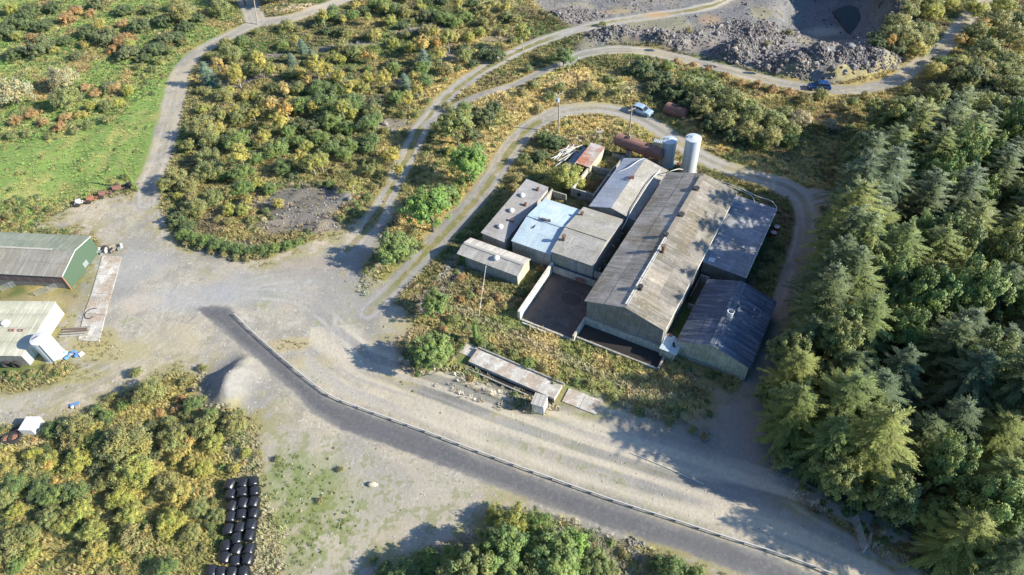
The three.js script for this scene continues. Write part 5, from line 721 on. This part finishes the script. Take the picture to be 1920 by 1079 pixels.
// between the named bushes the scrub closes up
{
  const scrub = polyField([[330, 160], [375, 110], [480, 60], [620, 20], [760, -20], [960, 15], [980, 60], [880, 130], [800, 190], [740, 290], [660, 340], [560, 340], [520, 400], [440, 420], [360, 440], [318, 380], [312, 300]]);
  const lowScrub = polyField([[10, 850], [110, 800], [270, 730], [380, 700], [450, 780], [465, 860], [400, 900], [395, 1000], [340, 1079], [10, 1079]]);
  const hill = polyField([[1660, -20], [1790, -20], [1720, 110], [1850, 110], [1920, 60], [1960, 190], [1840, 210], [1750, 180], [1690, 110]]);
  const fill = (f, n, gap, kinds, r0, r1) => { let c = 0; for (let k = 0; k < 6000 && c < n; k++) { const x = rr(-130, 125), z = rr(-200, -25); if (samp(f, x, z) > -1 || samp(minRoad, x, z) < 1.2 || spotAt(x, z) > .4) continue; if (plants.some((p) => Math.hypot(p.x - x, p.z - z) < p.r * .55 + gap)) continue; plant(pick(kinds), x, z, rr(r0, r1)); c++; } };
  fill(scrub, 70, 1.1, ['s', 'w', 's', 'l', 'g', 'd', 'w', 'l', 'y'], 1.0, 2.0); fill(lowScrub, 45, .8, ['s', 'l', 'w', 'g', 'l'], .9, 1.8); fill(hill, 40, 1, ['w', 'l', 'g', 'd', 'w'], 1.4, 2.6);
}
// ---------- the conifer wood ----------
{
  const pts = [], Rf = R.forest;
  for (let k = 0; k < 9000 && pts.length < 260; k++) {
    const x = rr(20, 112), z = rr(-122, -16), d = samp(Rf, x, z); if (d > -1.2) continue;
    const q = toPx(x, 9, z); if (q[0] > 2080 || q[1] > 1230 || q[1] < 130) continue;
    const m = d > -4 ? 3 : rr(3.4, 5.4); if (pts.some((p) => Math.hypot(p[0] - x, p[1] - z) < Math.min(m, p[2] + .6))) continue; pts.push([x, z, m, d]);
  }
  for (const [x, z, , d] of pts) {
    const edge = d > -4.5, n = fbm(x / 11 + 3, z / 11 + 9), kind = n > .52 ? 'L' : 'S', low = z < -100;
    if (rnd() < (edge ? .45 : low ? .75 : .42)) plant(rnd() < .5 ? 'W' : 't', x, z, rr(2.4, 3.4) * (edge ? .85 : 1.1), { sy: edge ? 1.6 : 1.8 }); else plant(kind, x, z, rr(2.5, 3.5) * (low ? .75 : edge ? .9 : 1), { sy: edge ? rr(1.0, 1.3) : rr(.8, 1.15) });
  }
  for (const [px, py, r] of [[1440, 740, 24], [1455, 800, 26], [1470, 860, 24], [1520, 640, 26], [1500, 690, 26], [1490, 760, 30], [1560, 500, 24], [1545, 560, 26], [1600, 420, 26]]) seen('W', px, py, r, { sy: 1.2 });
}

{ for (const [px, py] of [[1565, 410], [1556, 455], [1540, 500], [1526, 550], [1512, 600], [1500, 650], [1590, 440], [1575, 500], [1558, 560], [1540, 620]]) { const p = g(px, py); plant(rnd() < .6 ? 'S' : 'L', p[0] + 1.5, p[2], rr(3, 3.6), { sy: rr(1.2, 1.35) }); } }
// ---------- a label of its own for every plant ----------
{
  const LM = [['dark blue-roofed barn', 1360, 600], ['lean-to roof', 1385, 440], ['tall silo', 1292, 290], ['raised rusty tank', 1198, 275], ['silver car', 1204, 203], ['blue car', 1537, 160], ['quarry pool', 1600, 45], ['galvanised field gate', 1605, 1005], ['tiny white hut', 1012, 755], ['concrete platform', 965, 710], ['slurry pit', 1040, 580], ['small corrugated shed', 925, 488], ['flat domed roof', 965, 400], ['rusty tin shed', 1105, 292], ['transformer pole', 1048, 210], ['grey slag heap', 560, 390], ['black bales', 445, 980], ['gravel heap', 428, 715], ['white box', 58, 795], ['green barn', 90, 480], ['white cattle shed', 50, 620], ['rusty machinery row', 215, 365], ['upper left track bend', 340, 130], ['upper left track end', 280, 350], ['middle track fork', 810, 220], ['inner track bottom end', 720, 550], ['lone blue spruce', 390, 145], ['top left corner', 0, 0], ['top edge track', 560, 20], ['bottom left corner', 0, 1079], ['right edge', 1919, 520], ['lower right corner', 1919, 1079], ['upper right corner', 1919, 0], ['white bag on gravel', 698, 910], ['asphalt lower edge', 1150, 1000], ['asphalt upper end', 400, 590], ['ground tank', 1268, 205], ['far quarry track junction', 1690, 140], ['red drums', 1452, 433], ['hedge of the scrub', 470, 465], ['leaning creeper pole', 240, 330], ['junction below the barn', 1400, 760], ['rubble mound', 1560, 105]];
  const groups = new Map();
  for (const p of plants) { const [x, y] = p.px; let best, bd = 1e9; for (const l of LM) { const d = Math.hypot(x - l[1], y - l[2]); if (d < bd) { bd = d; best = l; } } const a = Math.atan2(y - best[2], x - best[1]), dir = ['right of', 'below and right of', 'below', 'below and left of', 'left of', 'above and left of', 'above', 'above and right of'][((Math.round(a / (Math.PI / 4)) % 8) + 8) % 8]; p.bd = bd; const key = p.words + '|' + best[0] + '|' + dir; p.ph = [p.words, dir, best[0]]; if (!groups.has(key)) groups.set(key, []); groups.get(key).push(p); }
  const ord = ['closest', 'second closest', 'third closest', 'fourth closest', 'fifth closest', 'sixth closest', 'seventh closest', 'eighth closest', 'ninth closest', 'tenth closest', 'eleventh closest', 'twelfth closest'], far = 'farthest';
  for (const list of groups.values()) { list.sort((a, b) => a.bd - b.bd); list.forEach((p, i) => { const [w, d, l] = p.ph; tag(p.o, `${list.length > 1 ? (i === list.length - 1 ? far : ord[i] || ord[11]) + ' ' : ''}${w} ${d} the ${l}`, p.cat, w + 's'.replace(/^s$/, w.endsWith('sh') || w.endsWith('ch') ? 'es' : 's')); }); }
}

// ---------- what nobody could count: grass, undergrowth, stones ----------
function scatter(name, geo, mat, n, where, colour, size, sink = 0, box = [-140, 128, -200, -20]) {
  const out = [], c = [0, 0, 0], col = new THREE.Color(), m4 = new THREE.Matrix4(), q = new THREE.Quaternion(), e = new THREE.Euler();
  const list = []; for (let k = 0; k < n * 6 && list.length < n; k++) { const x = rr(box[0], box[1]), z = rr(box[2], box[3]); const p = toPx(x, 0, z); if (p[0] < -60 || p[0] > 1980 || p[1] < -40 || p[1] > 1130) continue; if (rnd() < where(x, z)) list.push([x, z]); }
  const im = new THREE.InstancedMesh(geo, mat, list.length);
  list.forEach(([x, z], i) => { const s = size(x, z); e.set(rr(-.12, .12), rr(0, 6.28), rr(-.12, .12)); q.setFromEuler(e); m4.compose(new THREE.Vector3(x, H(x, z) - sink * s, z), q, new THREE.Vector3(s, s * rr(.75, 1.3), s)); im.setMatrixAt(i, m4); colour(x, z, c); im.setColorAt(i, col.setRGB(c[0], c[1], c[2])); });
  im.name = numbered(name); im.userData.kind = 'stuff'; im.castShadow = im.receiveShadow = true; scene.add(im); return im;
}
const white = new THREE.MeshPhysicalMaterial({ color: 0xffffff, roughness: .95, transmission: .3, thickness: 0, side: THREE.DoubleSide });
const tuft = (() => { const Lv = new Leaves(); for (let k = 0; k < 16; k++) { const a = rr(0, 6.28), ln = rr(.4, 1.1), d = nrm3([Math.cos(a) * ln, 1, Math.sin(a) * ln]), n = nrm3([-Math.cos(a), ln, -Math.sin(a)]); Lv.leaf(Math.cos(a) * .18 + rr(-.25, .25), .16, Math.sin(a) * .18 + rr(-.25, .25), d, n, rr(.35, .6), .1, nrm3([Math.cos(a) * .5, 1, Math.sin(a) * .5]), [1, 1, 1]); } const b = Lv.build(); b.deleteAttribute('color'); return b; })();
const clumpG = (() => { const Lv = new Leaves(); for (let k = 0; k < 80; k++) { const u = unit(); u[1] = Math.abs(u[1]); const e = rr(.55, 1.05), n = nrm3([u[0] + rr(-.5, .5), u[1] + rr(0, .6), u[2] + rr(-.5, .5)]); Lv.leaf(u[0] * .55 * e, u[1] * .45 * e, u[2] * .55 * e, perp(n), n, .24, .15, nrm3([u[0], u[1] + .4, u[2]]), [1, 1, 1]); } const b = Lv.build(); b.deleteAttribute('color'); return b; })();
const rockG = (() => { const b = new THREE.IcosahedronGeometry(.5, 1), p = b.attributes.position, m = new Map(); for (let i = 0; i < p.count; i++) { const k = [p.getX(i), p.getY(i), p.getZ(i)].map((v) => v.toFixed(3)).join(); if (!m.has(k)) m.set(k, rr(.7, 1.15)); const f = m.get(k); p.setXYZ(i, p.getX(i) * f, p.getY(i) * f * .75, p.getZ(i) * f); } b.computeVertexNormals(); return b; })();
const hard = (x, z) => Math.min(samp(R.bend, x, z) - 2.2, samp(R.asphalt, x, z), samp(R.yard, x, z), samp(R.farm, x, z) - 2.5, samp(R.spur, x, z) - 2.6, samp(R.mid, x, z) - 2, samp(R.loop, x, z) - 2.2, samp(R.quarryTrack, x, z) - 2, samp(R.branch, x, z) - 1.3, samp(R.quarry, x, z));
// footprints of sheds, pits and slabs, in the block's own frame
const FOOT = [[-.6, 31.7, -.6, 17.6], [0, 13.4, 12.7, 22.9], [7, 19, -16.8, -2.6], [6.8, 22.1, -22.3, -17.7], [1.5, 5.8, -23.4, -12.5], [19.7, 34.2, -9.3, -1.2], [-4.2, 7.2, -9.7, -.3], [-3.6, -.3, -.5, 12.1], [30.5, 37.6, -17.1, -14.1], [-15, -11, -14, 5], [6.8, 34, -2.7, 0]];
const inFoot = (x, z) => { const dx = x - O[0], dz = z - O[2], u = dx * Math.sin(YAW) - dz * Math.cos(YAW), v = dx * Math.cos(YAW) + dz * Math.sin(YAW); if (FOOT.some((f) => u > f[0] && u < f[1] && v > f[2] && v < f[3])) return true; return x < -66 && z > -88 && z < -61 && x > -110; };
const spotGrey = spotAt;
const tinted = (x, z, c, k, v = .25) => { groundColour(x, z, c); const f = k * rr(1 - v, 1 + v); c[0] *= f; c[1] *= f; c[2] *= f; };
scatter('rough_grass', tuft, white, 110000, (x, z) => { const h = hard(x, z); if (h < .2 || inFoot(x, z) || samp(R.forest, x, z) < 0) return 0; return (1 - .9 * spotGrey(x, z)) * (samp(R.lush, x, z) < 0 ? .3 : samp(strawF, x, z) < 0 ? .7 : 1); }, (x, z, c) => { tinted(x, z, c, (samp(strawF, x, z) < 0 && samp(R.strawD, x, z) > 0) || samp(R.lush, x, z) < 0 ? 2.0 : 1.75); if (rnd() < (samp(R.strawD, x, z) < 0 ? .1 : .22)) mixc(c, [.42, .33, .14], .6); }, (x, z) => (samp(R.lush, x, z) < 0 ? rr(.4, .8) : rr(.6, 1.35)), .02);
scatter('undergrowth', clumpG, white, 16000, (x, z) => { const h = hard(x, z); if (h < .9 || inFoot(x, z)) return 0; const lush = samp(R.lush, x, z); if (lush < -1) return .02; const n = fbm(x / 6 + 200, z / 6); return (samp(R.forest, x, z) < 0 ? .5 : sstep(.46, .66, n)) * (1 - spotGrey(x, z)) * (samp(strawF, x, z) < 0 ? .3 : samp(R.gold, x, z) < 0 ? .5 : 1); }, (x, z, c) => { const t = rnd(), n = fbm(x / 5 + 12, z / 5); c[0] = .09; c[1] = .13; c[2] = .035; if (n > .56) { c[0] = .22; c[1] = .2; c[2] = .06; } if (t < .1) { c[0] = .26; c[1] = .17; c[2] = .07; } if (t > .9) { c[0] = .3; c[1] = .26; c[2] = .13; } const f = 1.35 * rr(.75, 1.25); c[0] *= f; c[1] *= f; c[2] *= f; }, () => rr(.5, 1.4), .05);
scatter('verge_weeds', clumpG, white, 7000, (x, z) => { const dy = samp(R.yard, x, z); if (dy > 0 || samp(R.asphalt, x, z) < .4 || samp(R.loop, x, z) < 2.4) return 0; const low = samp(R.asphalt, x, z) > 1 && z > -52 && x < 20 && samp(mainSide, x, z) < 0; const edge = sstep(-5, 0, dy); return (samp(R.verge, x, z) < 0 ? .8 : 0) + edge * .25 * sstep(.45, .6, fbm(x / 3, z / 3)) + (low ? .25 * sstep(.48, .62, fbm(x / 2.5 + 5, z / 2.5)) : 0); }, (x, z, c) => { c[0] = .16; c[1] = .19; c[2] = .055; if (rnd() < .35) { c[0] = .33; c[1] = .29; c[2] = .13; } const f = 1.35 * rr(.75, 1.25); c[0] *= f; c[1] *= f; c[2] *= f; }, () => rr(.15, .4), .05);
scatter('verge_grass', tuft, white, 9000, (x, z) => { if (samp(R.yard, x, z) > 0 || samp(R.asphalt, x, z) < .5) return 0; const q = [0, 0, 0]; groundColour(x, z, q); return q[2] < q[0] * .5 ? .9 : 0; }, (x, z, c) => tinted(x, z, c, 1.35), () => rr(.3, .65), .02, [-95, 60, -110, -20]);
const stoneTones = [std(C(.22, .2, .185), .95), std(C(.16, .15, .145), .95), std(C(.27, .245, .22), .95)];
const stoneMat = new THREE.MeshStandardMaterial({ color: 0xffffff, roughness: .95 });
const moundN = (x, z) => { let k = 0; for (const m of MOUNDS) { const dx = x - m.x, dz = z - m.z, u = (dx * m.c + dz * m.s) / m.a, v = (-dx * m.s + dz * m.c) / m.b; k = Math.max(k, m.h > 1.1 ? Math.exp(-(u * u + v * v) * .9) : 0); } return k; };
scatter('rubble', rockG, stoneMat, 26000, (x, z) => { if (samp(R.quarryTrack, x, z) < 2 || samp(R.mid, x, z) < 2.4) return 0; if (samp(R.quarry, x, z) < 0) return .012 + .98 * Math.pow(moundN(x, z), .9) * sstep(.25, .45, fbm(x / 3, z / 3)); return .25 * spotGrey(x, z) * sstep(.45, .6, fbm(x / 2.2, z / 2.2)) * (hard(x, z) > 0.5 ? 1 : 0); }, (x, z, c) => { const k = rr(.075, .26), w = rnd() < .5 ? .88 : 1; c[0] = k; c[1] = k * .93 * (w + 1) / 2; c[2] = k * .9 * w; }, (x, z) => (samp(R.quarry, x, z) < 0 ? rr(.2, .6) + (rnd() < .05 ? rr(.3, .8) : 0) : rr(.15, .4)), -.05, [0, 95, -195, -118]);
scatter('slag_stones', rockG, stoneMat, 5000, (x, z) => (samp(R.quarry, x, z) > 0 && hard(x, z) > .5 ? spotGrey(x, z) * sstep(.4, .58, fbm(x / 2.2, z / 2.2)) : 0), (x, z, c) => { const k = rr(.1, .3); c[0] = k; c[1] = k * .96; c[2] = k * .95; }, () => rr(.14, .42), -.05, [-100, 20, -195, -60]);
scatter('loose_stones', rockG, stoneMat, 12000, (x, z) => (samp(R.yard, x, z) < 0 && samp(R.asphalt, x, z) > .2 ? .25 + .75 * moundN(x, z) : 0), (x, z, c) => { const k = rr(.14, .5); c[0] = k; c[1] = k * .97; c[2] = k * .92; }, () => rr(.07, .2), 0);
{ // the small stone pile below the road: every stone by itself
  const p = g(1190, 1032), t = thing('stone_pile', 'small pile of loose grey stones below the asphalt road', 'stones', p); for (let k = 0; k < 34; k++) { const a = rr(0, 6.28), q = Math.sqrt(rnd()) * 1.5, s = rr(.25, .55), m = part('stone', rockG, stoneTones[k % 3], t); m.position.set(Math.cos(a) * q * .8, .1 + (1.2 - q) * .12 * rnd(), Math.sin(a) * q); m.rotation.set(rr(0, 3), rr(0, 3), rr(0, 3)); m.scale.setScalar(s); }
}
{ // larger boulders on the quarry mounds
  const spots = [[1345, 62], [1362, 78], [1378, 92], [1400, 100], [1420, 118], [1350, 50], [1440, 125], [1240, 68], [1255, 80], [1225, 58], [1270, 92], [1160, 50], [1625, 118], [1600, 125], [1585, 135], [1640, 108], [1560, 128], [1530, 120], [1500, 98], [1655, 100], [735, 245], [722, 232], [655, 372], [1880, 150], [1868, 158]];
  spots.forEach(([px, py], k) => { const p = gh(px, py, .3), m = part('boulder', rockG, stoneTones[k % 3]); m.position.set(p[0], p[1] + .25, p[2]); m.rotation.set(rr(0, 3), rr(0, 3), rr(0, 3)); m.scale.setScalar(rr(.9, 1.7)); tag(m, '', 'boulder', 'boulders on the rubble mounds'); m.userData.px = px; m.userData.py = py; });
  const bs = scene.children.filter((o) => o.userData.category === 'boulder'), o1 = ['first', 'second', 'third', 'fourth', 'fifth', 'sixth', 'seventh', 'eighth', 'ninth', 'tenth', 'eleventh', 'twelfth', 'thirteenth', 'fourteenth', 'fifteenth', 'sixteenth', 'seventeenth', 'eighteenth', 'nineteenth', 'twentieth', 'twenty-first', 'twenty-second', 'twenty-third', 'twenty-fourth', 'twenty-fifth'];
  bs.sort((a, b) => a.userData.px - b.userData.px).forEach((m, i) => { const x = m.userData.px, y = m.userData.py; m.userData.label = `grey boulder, ${o1[i]} from the left, ${x > 1800 ? 'on the mossy mound at the upper right' : x > 1480 ? 'on the big rubble mound below the pool' : x > 1300 ? 'on the long rubble bank' : x > 1100 ? 'on the spoil ridge by the track fork' : 'in the birch scrub'}`; delete m.userData.px; delete m.userData.py; });
}
renderer.render(scene, camera);
